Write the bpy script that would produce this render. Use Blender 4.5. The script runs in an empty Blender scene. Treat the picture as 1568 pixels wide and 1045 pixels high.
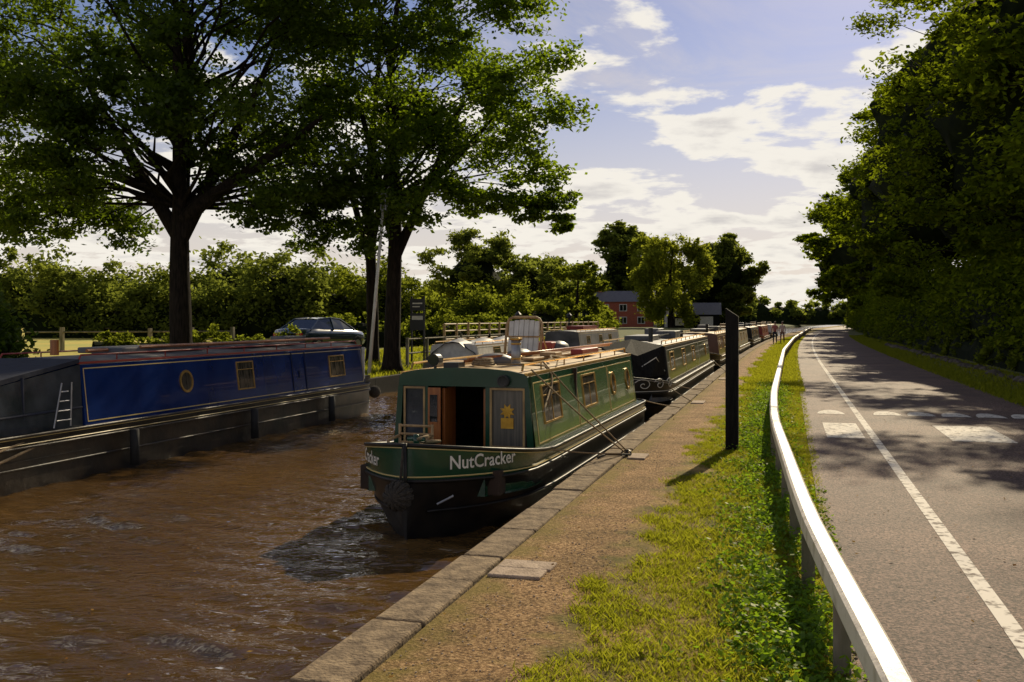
import bpy, math, random
import numpy as np
from mathutils import Vector, Matrix
rng=np.random.default_rng(7); random.seed(7)
S=bpy.context.scene
COL=S.collection

# ---------------------------------------------------------------- materials
def _nt(name):
    m=bpy.data.materials.new(name); m.use_nodes=True
    nt=m.node_tree; b=nt.nodes['Principled BSDF']; return m,nt,b
def mat(name,c1,c2=None,rough=.6,metal=0,scale=4,bump=0,bscale=None,detail=6,spec=.5,stretch=None,coat=0,lo=.35,hi=.65):
    m,nt,b=_nt(name); N=nt.nodes; L=nt.links
    b.inputs['Roughness'].default_value=rough; b.inputs['Metallic'].default_value=metal
    b.inputs['Specular IOR Level'].default_value=spec
    b.inputs['Coat Weight'].default_value=coat
    b.inputs['Base Color'].default_value=(*c1,1)
    tc=N.new('ShaderNodeTexCoord'); mp=N.new('ShaderNodeMapping'); L.new(tc.outputs['Object'],mp.inputs['Vector'])
    if stretch: mp.inputs['Scale'].default_value=stretch
    if c2 is not None:
        n=N.new('ShaderNodeTexNoise'); n.inputs['Scale'].default_value=scale; n.inputs['Detail'].default_value=detail
        L.new(mp.outputs[0],n.inputs['Vector'])
        r=N.new('ShaderNodeValToRGB'); r.color_ramp.elements[0].color=(*c1,1); r.color_ramp.elements[1].color=(*c2,1)
        r.color_ramp.elements[0].position=lo; r.color_ramp.elements[1].position=hi
        L.new(n.outputs['Fac'],r.inputs['Fac']); L.new(r.outputs['Color'],b.inputs['Base Color'])
    if bump:
        n=N.new('ShaderNodeTexNoise'); n.inputs['Scale'].default_value=bscale or scale*3; n.inputs['Detail'].default_value=6
        L.new(mp.outputs[0],n.inputs['Vector'])
        bp=N.new('ShaderNodeBump'); bp.inputs['Strength'].default_value=bump; bp.inputs['Distance'].default_value=.02
        L.new(n.outputs['Fac'],bp.inputs['Height']); L.new(bp.outputs[0],b.inputs['Normal'])
    return m
def leafmat(name,dark,light,trans,tf=.45,gloss=0):
    m=bpy.data.materials.new(name); m.use_nodes=True; nt=m.node_tree; N=nt.nodes; L=nt.links; N.clear()
    at=N.new('ShaderNodeAttribute'); at.attribute_name='rnd'
    r=N.new('ShaderNodeValToRGB'); r.color_ramp.elements[0].color=(*dark,1); r.color_ramp.elements[1].color=(*light,1)
    L.new(at.outputs['Fac'],r.inputs['Fac'])
    d=N.new('ShaderNodeBsdfDiffuse'); t=N.new('ShaderNodeBsdfTranslucent')
    L.new(r.outputs[0],d.inputs[0])
    mx=N.new('ShaderNodeMix'); mx.data_type='RGBA'; mx.inputs[0].default_value=.6
    L.new(r.outputs[0],mx.inputs[6]); mx.inputs[7].default_value=(*trans,1); L.new(mx.outputs[2],t.inputs[0])
    a=N.new('ShaderNodeMixShader'); a.inputs[0].default_value=tf; L.new(d.outputs[0],a.inputs[1]); L.new(t.outputs[0],a.inputs[2])
    o=N.new('ShaderNodeOutputMaterial')
    if gloss:
        g=N.new('ShaderNodeBsdfGlossy'); g.inputs['Roughness'].default_value=.4; g.inputs['Color'].default_value=(.6,.6,.5,1)
        b=N.new('ShaderNodeMixShader'); b.inputs[0].default_value=gloss; L.new(a.outputs[0],b.inputs[1]); L.new(g.outputs[0],b.inputs[2]); L.new(b.outputs[0],o.inputs[0])
    else: L.new(a.outputs[0],o.inputs[0])
    return m

M={}
M['bark']=mat('bark',(.010,.008,.006),(.032,.023,.017),.95,scale=6,bump=1,bscale=9,stretch=(3,3,.5),spec=.15)
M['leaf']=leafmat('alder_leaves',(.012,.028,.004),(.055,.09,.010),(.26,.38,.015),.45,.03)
M['leaf_c']=leafmat('sunlit_alder_leaves',(.015,.035,.004),(.075,.12,.010),(.44,.62,.02),.5,.03)  # brighter copy of the alder leaves, sunlight put into the colours
M['leaf_r']=leafmat('lime_leaves',(.009,.021,.003),(.06,.095,.008),(.42,.52,.015),.48)
M['leaf_far']=leafmat('far_leaves',(.035,.052,.010),(.12,.15,.028),(.42,.48,.06),.5)
M['leaf_will']=leafmat('willow_leaves',(.08,.11,.010),(.20,.22,.025),(.58,.62,.05),.5)
M['leaf_hedge']=leafmat('hedge_leaves',(.025,.045,.006),(.12,.15,.018),(.46,.52,.04),.5)
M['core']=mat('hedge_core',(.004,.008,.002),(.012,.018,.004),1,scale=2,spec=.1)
M['grassb']=leafmat('grass_blades',(.07,.11,.010),(.22,.24,.022),(.66,.66,.035),.5)
M['straw']=leafmat('dry_grass_blades',(.24,.18,.05),(.38,.29,.10),(.65,.5,.14),.4)
M['weed']=leafmat('weed_leaves',(.030,.085,.006),(.10,.20,.015),(.44,.66,.025),.5,.03)
M['dirt']=mat('meadow_ground',(.05,.075,.012),(.13,.12,.028),1,scale=.7,bump=.5,bscale=14,detail=9)
M['field']=mat('hay_field',(.55,.41,.07),(.36,.35,.06),1,scale=.15,bump=.4,bscale=6)
M['stone']=mat('coping_stone',(.10,.068,.043),(.34,.25,.155),.92,scale=9,bump=1,bscale=34,detail=13,lo=.28,hi=.72,spec=.25)
M['slab']=mat('pale_slab',(.30,.22,.16),(.46,.35,.26),.85,scale=9,bump=.8,bscale=40,detail=10,spec=.25)
M['white']=mat('white_road_paint',(.76,.70,.62),(.15,.115,.10),.85,scale=12,detail=13,lo=.52,hi=.66,spec=.25)
M['rail']=mat('rail_paint',(.78,.71,.61),(.34,.28,.20),.45,scale=5,bump=.35,bscale=30,detail=13,lo=.52,hi=.78)
M['post']=mat('weathered_post',(.26,.22,.16),(.10,.10,.05),.9,scale=8,bump=.8,stretch=(1,1,.3))
M['blackwood']=mat('black_timber',(.006,.0055,.005),(.015,.013,.011),.85,scale=10,bump=.6,stretch=(2,2,.3),spec=.2)
M['hull']=mat('hull_black',(.005,.005,.006),(.018,.014,.011),.42,scale=3,bump=.25,bscale=8,detail=10,spec=.3)
M['hullb']=mat('hull_worn',(.012,.010,.009),(.050,.034,.020),.5,scale=2.5,bump=.35,bscale=9,detail=10)
M['green']=mat('green_paint',(.004,.042,.020),(.008,.058,.028),.25,scale=2,coat=.35,bump=.05,bscale=3)
M['green2']=mat('pale_green_paint',(.06,.13,.05),(.085,.16,.07),.22,scale=2,coat=.4,bump=.06,bscale=2)
M['blue']=mat('blue_paint',(.004,.015,.095),(.009,.032,.16),.2,scale=1.2,coat=.5,bump=.16,bscale=1.2,stretch=(1,1,.5))
M['navy']=mat('navy_canvas',(.005,.008,.024),(.012,.018,.04),.8,scale=6,bump=.6,bscale=5)
M['cream']=mat('cream_line',(.58,.44,.17),None,.4)
M['gold']=mat('brass',(.60,.38,.11),(.45,.27,.07),.35,metal=.8,scale=10)
M['sand']=mat('roof_sand_paint',(.48,.31,.12),(.26,.165,.075),.65,scale=5,bump=.3,detail=10)
M['greyroof']=mat('roof_grey_paint',(.07,.08,.10),(.16,.145,.14),.55,scale=3,bump=.3,detail=10)
M['redox']=mat('red_paint',(.22,.02,.014),(.30,.03,.02),.45,scale=4)
M['glass']=mat('window_glass',(.015,.018,.02),None,.04,spec=.8)
M['glassb']=mat('curtained_glass',(.02,.02,.02),(.12,.10,.075),.08,scale=3,stretch=(8,8,.4),spec=.8)
M['curtain']=mat('net_curtain',(.17,.145,.11),(.06,.055,.045),.4,scale=3,stretch=(9,9,.3))
M['wood']=mat('varnished_wood',(.26,.075,.018),(.40,.14,.035),.3,scale=5,stretch=(4,4,.5))
M['pine']=mat('pale_wood',(.48,.31,.14),(.30,.185,.085),.6,scale=6,stretch=(4,4,.6))
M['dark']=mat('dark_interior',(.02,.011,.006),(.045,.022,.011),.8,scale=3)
M['black']=mat('black_iron',(.012,.012,.013),None,.4)
M['steel']=mat('galvanised_steel',(.40,.40,.41),(.28,.28,.29),.4,metal=.6,scale=8)
M['whitep']=mat('white_paint',(.72,.69,.62),(.55,.52,.46),.5,scale=5)
M['rope']=mat('rope',(.34,.25,.14),(.20,.14,.08),.9,scale=40,bump=.6)
M['ropeb']=mat('tarred_rope',(.03,.025,.02),(.07,.055,.04),.9,scale=30,bump=1)
M['slate']=mat('slate_roof',(.09,.09,.10),(.15,.14,.15),.7,scale=3,stretch=(1,1,6))
M['yellow']=mat('yellow_cloth',(.65,.36,.03),(.5,.25,.02),.7,scale=10)
M['tarp']=mat('grey_tarp',(.06,.06,.065),(.14,.14,.15),.5,scale=2,bump=.8,bscale=3)
M['clear']=mat('clear_vinyl',(.02,.025,.03),(.055,.062,.075),.12,scale=2,bump=.8,bscale=3)
M['carp']=mat('car_paint',(.02,.035,.045),(.025,.04,.05),.18,scale=1,coat=1)
M['tyre']=mat('tyre_rubber',(.015,.015,.015),None,.8)
M['lampred']=mat('tail_lamp_red',(.5,.01,.01),None,.2)
M['rock']=mat('kerb_rock',(.06,.045,.038),(.14,.11,.085),.9,scale=3,bump=.8,bscale=9)
M['cyan']=mat('cyan_paint',(.02,.30,.38),None,.3)
M['fallen']=leafmat('fallen_leaves_colour',(.16,.07,.02),(.35,.22,.06),(.4,.25,.06),.2)

def brick():
    m,nt,b=_nt('red_brick'); N=nt.nodes;L=nt.links
    tc=N.new('ShaderNodeTexCoord'); mp=N.new('ShaderNodeMapping'); mp.inputs['Rotation'].default_value=(math.radians(90),0,0)
    L.new(tc.outputs['Object'],mp.inputs[0]); t=N.new('ShaderNodeTexBrick'); t.inputs['Scale'].default_value=3
    t.inputs['Color1'].default_value=(.42,.08,.035,1); t.inputs['Color2'].default_value=(.30,.06,.03,1); t.inputs['Mortar'].default_value=(.35,.27,.2,1); t.inputs['Mortar Size'].default_value=.012
    L.new(mp.outputs[0],t.inputs[0]); L.new(t.outputs[0],b.inputs['Base Color']); b.inputs['Roughness'].default_value=.9; return m
M['brick']=brick()

def asphalt():
    m,nt,b=_nt('asphalt'); N=nt.nodes;L=nt.links
    tc=N.new('ShaderNodeTexCoord')
    v=N.new('ShaderNodeTexNoise'); v.inputs['Scale'].default_value=48; v.inputs['Detail'].default_value=4; v.inputs['Roughness'].default_value=.65; L.new(tc.outputs['Object'],v.inputs['Vector'])
    r=N.new('ShaderNodeValToRGB'); r.color_ramp.elements[0].position=.40; r.color_ramp.elements[1].position=.66
    r.color_ramp.elements[0].color=(.030,.021,.018,1); r.color_ramp.elements[1].color=(.37,.255,.21,1); L.new(v.outputs[0],r.inputs[0])
    n=N.new('ShaderNodeTexNoise'); n.inputs['Scale'].default_value=.6; n.inputs['Detail'].default_value=9; L.new(tc.outputs['Object'],n.inputs['Vector'])
    r2=N.new('ShaderNodeValToRGB'); r2.color_ramp.elements[0].position=.35; r2.color_ramp.elements[1].position=.65
    r2.color_ramp.elements[0].color=(.70,.67,.66,1); r2.color_ramp.elements[1].color=(1.15,1.06,1.0,1); L.new(n.outputs[0],r2.inputs[0])
    mx=N.new('ShaderNodeMix'); mx.data_type='RGBA'; mx.blend_type='MULTIPLY'; mx.inputs[0].default_value=1
    L.new(r.outputs[0],mx.inputs[6]); L.new(r2.outputs[0],mx.inputs[7]); L.new(mx.outputs[2],b.inputs['Base Color'])
    b.inputs['Roughness'].default_value=.75; b.inputs['Specular IOR Level'].default_value=.25
    bp=N.new('ShaderNodeBump'); bp.inputs['Strength'].default_value=1; bp.inputs['Distance'].default_value=.014
    L.new(v.outputs[0],bp.inputs['Height']); L.new(bp.outputs[0],b.inputs['Normal']); return m
M['asphalt']=asphalt()

def towmat():
    m,nt,b=_nt('gravel_and_turf'); N=nt.nodes;L=nt.links
    tc=N.new('ShaderNodeTexCoord'); at=N.new('ShaderNodeAttribute'); at.attribute_name='lat'
    fine=N.new('ShaderNodeTexNoise'); fine.inputs['Scale'].default_value=42; fine.inputs['Detail'].default_value=5; fine.inputs['Roughness'].default_value=.7; L.new(tc.outputs['Object'],fine.inputs['Vector'])
    r=N.new('ShaderNodeValToRGB'); e=r.color_ramp.elements; e[0].position=.34; e[0].color=(.05,.029,.013,1); e[1].position=.68; e[1].color=(.70,.50,.29,1)
    x=e.new(.5); x.color=(.32,.20,.095,1); L.new(fine.outputs[0],r.inputs[0])
    big=N.new('ShaderNodeTexNoise'); big.inputs['Scale'].default_value=1.6; big.inputs['Detail'].default_value=9; L.new(tc.outputs['Object'],big.inputs['Vector'])
    r3=N.new('ShaderNodeValToRGB'); r3.color_ramp.elements[0].position=.35; r3.color_ramp.elements[1].position=.7
    r3.color_ramp.elements[0].color=(.72,.67,.54,1); r3.color_ramp.elements[1].color=(1.25,1.15,1.05,1); L.new(big.outputs[0],r3.inputs[0])
    mg=N.new('ShaderNodeMix'); mg.data_type='RGBA'; mg.blend_type='MULTIPLY'; mg.inputs[0].default_value=1
    L.new(r.outputs[0],mg.inputs[6]); L.new(r3.outputs[0],mg.inputs[7])
    r2=N.new('ShaderNodeValToRGB'); r2.color_ramp.elements[0].color=(.11,.11,.018,1); r2.color_ramp.elements[1].color=(.42,.28,.09,1)
    r2.color_ramp.elements[0].position=.36; r2.color_ramp.elements[1].position=.64
    L.new(big.outputs[0],r2.inputs[0])
    mt=N.new('ShaderNodeMix'); mt.data_type='RGBA'; mt.blend_type='MULTIPLY'; mt.inputs[0].default_value=.7; L.new(r2.outputs[0],mt.inputs[6])
    rf=N.new('ShaderNodeValToRGB'); rf.color_ramp.elements[0].position=.35; rf.color_ramp.elements[1].position=.65; rf.color_ramp.elements[0].color=(.4,.4,.4,1); rf.color_ramp.elements[1].color=(1.4,1.4,1.4,1); L.new(fine.outputs[0],rf.inputs[0]); L.new(rf.outputs[0],mt.inputs[7])
    mid=N.new('ShaderNodeTexNoise'); mid.inputs['Scale'].default_value=3.5; mid.inputs['Detail'].default_value=9; L.new(tc.outputs['Object'],mid.inputs['Vector'])
    ma=N.new('ShaderNodeMath'); ma.operation='MULTIPLY_ADD'; L.new(mid.outputs[0],ma.inputs[0]); ma.inputs[1].default_value=1.1; L.new(at.outputs['Fac'],ma.inputs[2])
    mr=N.new('ShaderNodeMapRange'); mr.inputs['From Min'].default_value=-.98; mr.inputs['From Max'].default_value=-.72; L.new(ma.outputs[0],mr.inputs['Value'])
    mx=N.new('ShaderNodeMix'); mx.data_type='RGBA'; L.new(mr.outputs[0],mx.inputs[0]); L.new(mg.outputs[2],mx.inputs[6]); L.new(mt.outputs[2],mx.inputs[7])
    mm=N.new('ShaderNodeMapRange'); mm.inputs['From Min'].default_value=-1.42; mm.inputs['From Max'].default_value=-1.70; L.new(ma.outputs[0],mm.inputs['Value'])
    mk=N.new('ShaderNodeMath'); mk.operation='MULTIPLY'; L.new(mm.outputs[0],mk.inputs[0]); mk.inputs[1].default_value=.7
    m2=N.new('ShaderNodeMix'); m2.data_type='RGBA'; L.new(mk.outputs[0],m2.inputs[0]); L.new(mx.outputs[2],m2.inputs[6]); m2.inputs[7].default_value=(.22,.17,.03,1)
    L.new(m2.outputs[2],b.inputs['Base Color']); b.inputs['Roughness'].default_value=.9; b.inputs['Specular IOR Level'].default_value=.2
    bp=N.new('ShaderNodeBump'); bp.inputs['Strength'].default_value=1; bp.inputs['Distance'].default_value=.03
    L.new(fine.outputs[0],bp.inputs['Height']); L.new(bp.outputs[0],b.inputs['Normal']); return m
M['tow']=towmat()

def watermat():
    m=bpy.data.materials.new('canal_water'); m.use_nodes=True; nt=m.node_tree; N=nt.nodes;L=nt.links; N.clear()
    tc=N.new('ShaderNodeTexCoord'); m0=N.new('ShaderNodeMapping'); m0.inputs['Rotation'].default_value=(0,0,math.radians(-15)); L.new(tc.outputs['Object'],m0.inputs[0])
    mp=N.new('ShaderNodeMapping'); mp.inputs['Scale'].default_value=(2.2,5.5,1); L.new(m0.outputs[0],mp.inputs[0])
    n1=N.new('ShaderNodeTexNoise'); n1.inputs['Scale'].default_value=2.2; n1.inputs['Detail'].default_value=2; n1.inputs['Distortion'].default_value=.5; L.new(mp.outputs[0],n1.inputs['Vector'])
    bp=N.new('ShaderNodeBump'); bp.inputs['Strength'].default_value=1; bp.inputs['Distance'].default_value=.025; L.new(n1.outputs[0],bp.inputs['Height'])
    n2=N.new('ShaderNodeTexNoise'); n2.inputs['Scale'].default_value=.25; n2.inputs['Detail'].default_value=4; L.new(tc.outputs['Object'],n2.inputs['Vector'])
    r=N.new('ShaderNodeValToRGB'); r.color_ramp.elements[0].position=.35; r.color_ramp.elements[1].position=.65; r.color_ramp.elements[0].color=(.075,.040,.012,1); r.color_ramp.elements[1].color=(.13,.070,.020,1); L.new(n2.outputs[0],r.inputs[0])
    d=N.new('ShaderNodeBsdfDiffuse'); L.new(r.outputs[0],d.inputs[0])
    g=N.new('ShaderNodeBsdfGlossy'); g.inputs['Roughness'].default_value=.07; g.inputs['Color'].default_value=(1,1,1,1); L.new(bp.outputs[0],g.inputs['Normal'])
    f=N.new('ShaderNodeFresnel'); f.inputs['IOR'].default_value=1.7; L.new(bp.outputs[0],f.inputs['Normal'])
    mx=N.new('ShaderNodeMixShader'); L.new(f.outputs[0],mx.inputs[0]); L.new(d.outputs[0],mx.inputs[1]); L.new(g.outputs[0],mx.inputs[2])
    o=N.new('ShaderNodeOutputMaterial'); L.new(mx.outputs[0],o.inputs[0]); return m
M['water']=watermat()

# ---------------------------------------------------------------- mesh helpers
def empty(name,loc=(0,0,0),rz=0):
    e=bpy.data.objects.new(name,None); e.location=loc; e.rotation_euler=(0,0,rz); e.empty_display_size=.3; COL.objects.link(e); return e
def obj(name,v,f,m,parent=None,smooth=False,bevel=0,loc=None):
    me=bpy.data.meshes.new(name); me.from_pydata([tuple(p) for p in v],[],f); me.update()
    o=bpy.data.objects.new(name,me); COL.objects.link(o)
    for mm in (m if isinstance(m,list) else [m]): me.materials.append(mm)
    if smooth: me.polygons.foreach_set('use_smooth',[True]*len(me.polygons))
    if bevel:
        b=o.modifiers.new('b','BEVEL'); b.width=bevel; b.segments=2; b.limit_method='ANGLE'
    if parent: o.parent=parent
    if loc: o.location=loc
    return o
class MB:
    def __init__(s): s.v=[]; s.f=[]
    def add(s,v,f):
        n=len(s.v); s.v+=[tuple(p) for p in v]; s.f+=[tuple(i+n for i in q) for q in f]; return s
    def box(s,x0,x1,y0,y1,z0,z1,fn=None):
        v=[(x0,y0,z0),(x1,y0,z0),(x1,y1,z0),(x0,y1,z0),(x0,y0,z1),(x1,y0,z1),(x1,y1,z1),(x0,y1,z1)]
        if fn: v=[fn(*p) for p in v]
        return s.add(v,[(0,3,2,1),(4,5,6,7),(0,1,5,4),(1,2,6,5),(2,3,7,6),(3,0,4,7)])
    def tube(s,pts,rad,n=8,cap=True):
        pts=[Vector(p) for p in pts]
        if not hasattr(rad,'__len__'): rad=[rad]*len(pts)
        V=[];F=[]; prev=None
        for i,p in enumerate(pts):
            d=(pts[min(i+1,len(pts)-1)]-pts[max(i-1,0)]).normalized()
            if prev is None:
                a=d.cross(Vector((0,0,1)) if abs(d.z)<.9 else Vector((1,0,0))).normalized()
            else:
                a=(prev-d*prev.dot(d)).normalized()
            prev=a; b=d.cross(a)
            for k in range(n):
                t=2*math.pi*k/n; V.append(p+(a*math.cos(t)+b*math.sin(t))*rad[i])
        for i in range(len(pts)-1):
            for k in range(n):
                k2=(k+1)%n; F.append((i*n+k,i*n+k2,(i+1)*n+k2,(i+1)*n+k))
        if cap: F.append(tuple(range(n-1,-1,-1))); F.append(tuple((len(pts)-1)*n+k for k in range(n)))
        return s.add(V,F)
    def poly_y(s,poly,y0,y1):
        n=len(poly); V=[(x,y0,z) for x,z in poly]+[(x,y1,z) for x,z in poly]
        F=[tuple(range(n)),tuple(range(2*n-1,n-1,-1))]+[(i,n+i,n+(i+1)%n,(i+1)%n) for i in range(n)]
        return s.add(V,F)
    def poly_x(s,poly,x0,x1):
        n=len(poly); V=[(x0,y,z) for y,z in poly]+[(x1,y,z) for y,z in poly]
        F=[tuple(range(n-1,-1,-1)),tuple(range(n,2*n))]+[(i,(i+1)%n,n+(i+1)%n,n+i) for i in range(n)]
        return s.add(V,F)
    def sphere(s,c,r,nu=12,nv=8,sc=(1,1,1)):
        V=[];F=[]
        for j in range(nv+1):
            ph=math.pi*j/nv
            for i in range(nu):
                t=2*math.pi*i/nu; V.append((c[0]+r*sc[0]*math.sin(ph)*math.cos(t),c[1]+r*sc[1]*math.sin(ph)*math.sin(t),c[2]+r*sc[2]*math.cos(ph)))
        for j in range(nv):
            for i in range(nu):
                F.append((j*nu+i,(j+1)*nu+i,(j+1)*nu+(i+1)%nu,j*nu+(i+1)%nu))
        return s.add(V,F)
    def obj(s,name,m,parent=None,smooth=False,bevel=0): return obj(name,s.v,s.f,m,parent,smooth,bevel)

def sheetmesh(name,m,V,nper,parent=None,rnd=None,smooth=False):
    N=V.shape[0]; me=bpy.data.meshes.new(name)
    me.vertices.add(N*nper); me.vertices.foreach_set('co',V.reshape(-1).astype(np.float32))
    me.loops.add(N*nper); me.loops.foreach_set('vertex_index',np.arange(N*nper,dtype=np.int32))
    me.polygons.add(N); me.polygons.foreach_set('loop_start',np.arange(0,N*nper,nper,dtype=np.int32))
    me.update(calc_edges=True)
    if rnd is not None:
        a=me.attributes.new('rnd','FLOAT','POINT'); a.data.foreach_set('value',np.repeat(rnd,nper).astype(np.float32))
    me.materials.append(m)
    o=bpy.data.objects.new(name,me); COL.objects.link(o)
    if parent: o.parent=parent
    return o
def leaves(name,C,size,m,parent=None,rnd=None,aspect=.6,flat=0.0):
    N=len(C); n=rng.normal(size=(N,3)); n[:,2]+=np.sign(n[:,2])*flat; n/=np.linalg.norm(n,axis=1)[:,None]
    t=rng.normal(size=(N,3)); u=np.cross(n,t); u/=np.linalg.norm(u,axis=1)[:,None]; v=np.cross(n,u)
    s=size*rng.uniform(.65,1.3,(N,1)); 
    V=np.stack([C-u*s,C-v*s*aspect+u*s*.1,C+u*s,C+v*s*aspect+u*s*.1],axis=1)
    if rnd is None: rnd=rng.random(N)
    return sheetmesh(name,m,V,4,parent,rnd)

def cY(y): 
    return 0 if y<40 else .00026*(y-40)**2 if y<240 else .00026*200**2+.104*(y-240)

# ---------------------------------------------------------------- ground / water / road
rows=[-60,-30,-10,0]+[5*i for i in range(1,52)]+[280,320,400,600,1000,1800,3500]
cols=[(-3000,.6),(-800,.6),(-200,.6),(-60,.6),(-30,.6),(-18,.55),(-14.5,.4),(-12.95,.1),(-12.6,.02),(-12.55,-1.4),(-2.7,-1.4),(-2.65,-.06),(-2.2,-.02),(-1.2,-.02),(.3,-.02),(5,-.02),(6,.02),(7,.15),(9,.3),(30,.4),(100,.4),(800,.4),(3000,.4)]
V=[];F=[]
for y in rows:
    for x,z in cols: V.append((x+(cY(y) if abs(x)<100 else 0),y,z))
nc=len(cols)
for i in range(len(rows)-1):
    for j in range(nc-1): F.append((i*nc+j,i*nc+j+1,(i+1)*nc+j+1,(i+1)*nc+j))
obj('ground',V,F,M['dirt'])
def strip(name,x0,x1,y0,y1,z,m,dy=2.5,nx=1,lat=False,xf=None,dz=0):
    V=[];F=[];A=[]; n=int((y1-y0)/dy)+1
    for i in range(n):
        y=y0+(y1-y0)*i/(n-1)
        for j in range(nx+1):
            x=x0+(x1-x0)*j/nx; A.append(x); V.append((x+cY(y),y,z+(math.sin(x*5+y*1.3)*math.sin(y*2.1+x*3))*dz))
    for i in range(n-1):
        for j in range(nx):
            a=i*(nx+1)+j; F.append((a,a+1,a+nx+2,a+nx+1))
    o=obj(name,V,F,m,smooth=True)
    if lat:
        at=o.data.attributes.new('lat','FLOAT','POINT'); at.data.foreach_set('value',A)
    return o
ys=np.concatenate([[-40,-10],np.arange(0,22,.045),np.arange(22,45,.12),np.arange(45,425,5.)])
xs=np.linspace(-12.6,-2.6,190)
Xg,Yg=np.meshgrid(xs,ys); Z=np.zeros_like(Xg)
wr=np.random.default_rng(5)
for k in range(46):
    lam=wr.choice([.2,.26,.34,.45,.6,.9,1.4])*wr.uniform(.85,1.15); a=math.radians(90+15+wr.normal()*24); ph=wr.uniform(0,6.28)
    sl=.038*(1.0 if lam<.7 else .6); A=sl*lam/(2*math.pi)*1.25; kx=2*math.pi/lam*math.cos(a); ky=2*math.pi/lam*math.sin(a)
    Z+=A*np.sin(kx*Xg+ky*Yg+ph+.8*np.sin(Xg*.7+Yg*.4+ph))
Z*=.45+.8*(.5+.5*np.sin(Xg*.9+1.3*np.sin(Yg*.35))*np.cos(Yg*.6+Xg*.3))
Z*=np.clip((46-Yg)/14,0,1)
Xg=Xg+np.vectorize(cY)(Yg)
me=bpy.data.meshes.new('canal_water'); nv=Xg.size; me.vertices.add(nv); me.vertices.foreach_set('co',np.stack([Xg,Yg,-.4+Z],-1).reshape(-1).astype(np.float32))
ny,nx=Xg.shape; idx=np.arange(nv).reshape(ny,nx); Q=np.stack([idx[:-1,:-1],idx[:-1,1:],idx[1:,1:],idx[1:,:-1]],-1).reshape(-1,4)
me.loops.add(Q.size); me.loops.foreach_set('vertex_index',Q.reshape(-1).astype(np.int32)); me.polygons.add(len(Q)); me.polygons.foreach_set('loop_start',np.arange(0,Q.size,4,dtype=np.int32)); me.update(calc_edges=True)
me.polygons.foreach_set('use_smooth',[True]*len(Q)); me.materials.append(M['water']); o=bpy.data.objects.new('canal_water',me); COL.objects.link(o)
strip('towpath',-2.26,.34,-8,300,.012,M['tow'],.5,8,True,dz=.008)
strip('road',.3,5.1,-8,330,.03,M['asphalt'],2.5,2)
strip('hay_field',-150,-24,20,125,.63,M['field'],10,4)
strip('walkway_line',1.31,1.43,-4,160,.034,M['white'],2.5)
mk=MB()
for (a,b_) in ((.62,1.22),(2.55,3.5)): mk.box(a,b_,17.3,19.7,.031,.0345)
mk.obj('speed_hump_marking',M['white'])
mk=MB()
for cx in (.85,1.95,2.6,3.25,3.9,4.55):
    n=14; v=[(cx,21.55,.035)]+[(cx+.27*math.cos(t*math.pi/(n-1)),21.5+.95*math.sin(t*math.pi/(n-1)),.035) for t in range(n)]
    mk.add(v,[(0,i,i+1) for i in range(1,n)])
mk.obj('hump_edge_marking',M['white'])
mb=MB(); y=-3
while y<150:
    L=random.uniform(.75,1.25) if y<60 else 4
    w=random.uniform(-.018,.018); z=random.uniform(-.012,.010); c=cY(y); c2=cY(y+L)
    v=[]
    for zz in (-.6,.035+z):
        v+=[(-2.62+w+c,y+.008,zz),(-2.27+w+c,y+.008,zz),(-2.27+w+c2,y+L-.008,zz),(-2.62+w+c2,y+L-.008,zz)]
    mb.add(v,[(0,3,2,1),(4,5,6,7),(0,1,5,4),(1,2,6,5),(2,3,7,6),(3,0,4,7)]); y+=L
mb.obj('canal_coping',M['stone'],bevel=.018)
mb=MB(); mb.box(-2.24,-1.82,7.35,7.6,0,.032); mb.box(-2.24,-1.8,7.61,7.86,0,.03); mb.box(-2.2,-1.95,14.0,14.5,0,.035); mb.box(-2.2,-1.9,23.5,24.2,0,.035); mb.box(-2.2,-1.9,33,33.8,0,.035)
mb.obj('mooring_slabs',M['slab'],bevel=.01)
mb=MB()
for i in range(0,60):
    y=-10+i*3; mb.box(-12.75+cY(y),-12.5+cY(y),y,y+2.98,-.8,.12)
mb.obj('far_bank_piling',M['blackwood'])

def blades(name,P,h,w,m,lean=.5):
    N=len(P); a=rng.uniform(0,2*math.pi,N); hh=h*rng.uniform(.4,1.4,N); d=np.stack([np.cos(a),np.sin(a),np.zeros(N)],1)
    b=rng.uniform(0,2*math.pi,N); l=np.stack([np.cos(b),np.sin(b),np.zeros(N)],1)*(hh*lean*rng.uniform(.2,1.4,N))[:,None]
    up=np.zeros((N,3)); up[:,2]=hh; W=w*rng.uniform(.6,1.4,(N,1))
    V=np.stack([P-d*W,P+d*W,P+d*W*.5+l*.45+up*.62,P+l+up],1)
    return sheetmesh(name,m,V,4,None,rng.random(N))
def vnoise(x,y,s,seed=0):
    return np.sin(x*s*1.7+seed+np.sin(y*s*.9))*np.cos(y*s*1.3+seed*2)+np.sin(x*s*3.1+y*s*2.3+seed)*.6+np.cos(x*s*5.7-y*s*4.9+seed*3)*.4
def scatter(n,x0,x1,y0,y1,pw=1.0):
    x=rng.uniform(x0,x1,n); t=rng.random(n)**pw; y=y0+(y1-y0)*t; return x,y
cv=np.vectorize(cY)
x,y=scatter(27000,-1.75,.36,3,30,1.6)
f=vnoise(x,y,1.9,5)+.9*vnoise(x,y,5.1,1)
k=(x+.16*vnoise(x,y,1.1)+.10*vnoise(x,y,4,2)>-1.30)&((f>-.75)|(x>-.35)|(rng.random(len(x))<.25)); x=x[k];y=y[k];f=f[k]
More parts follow.
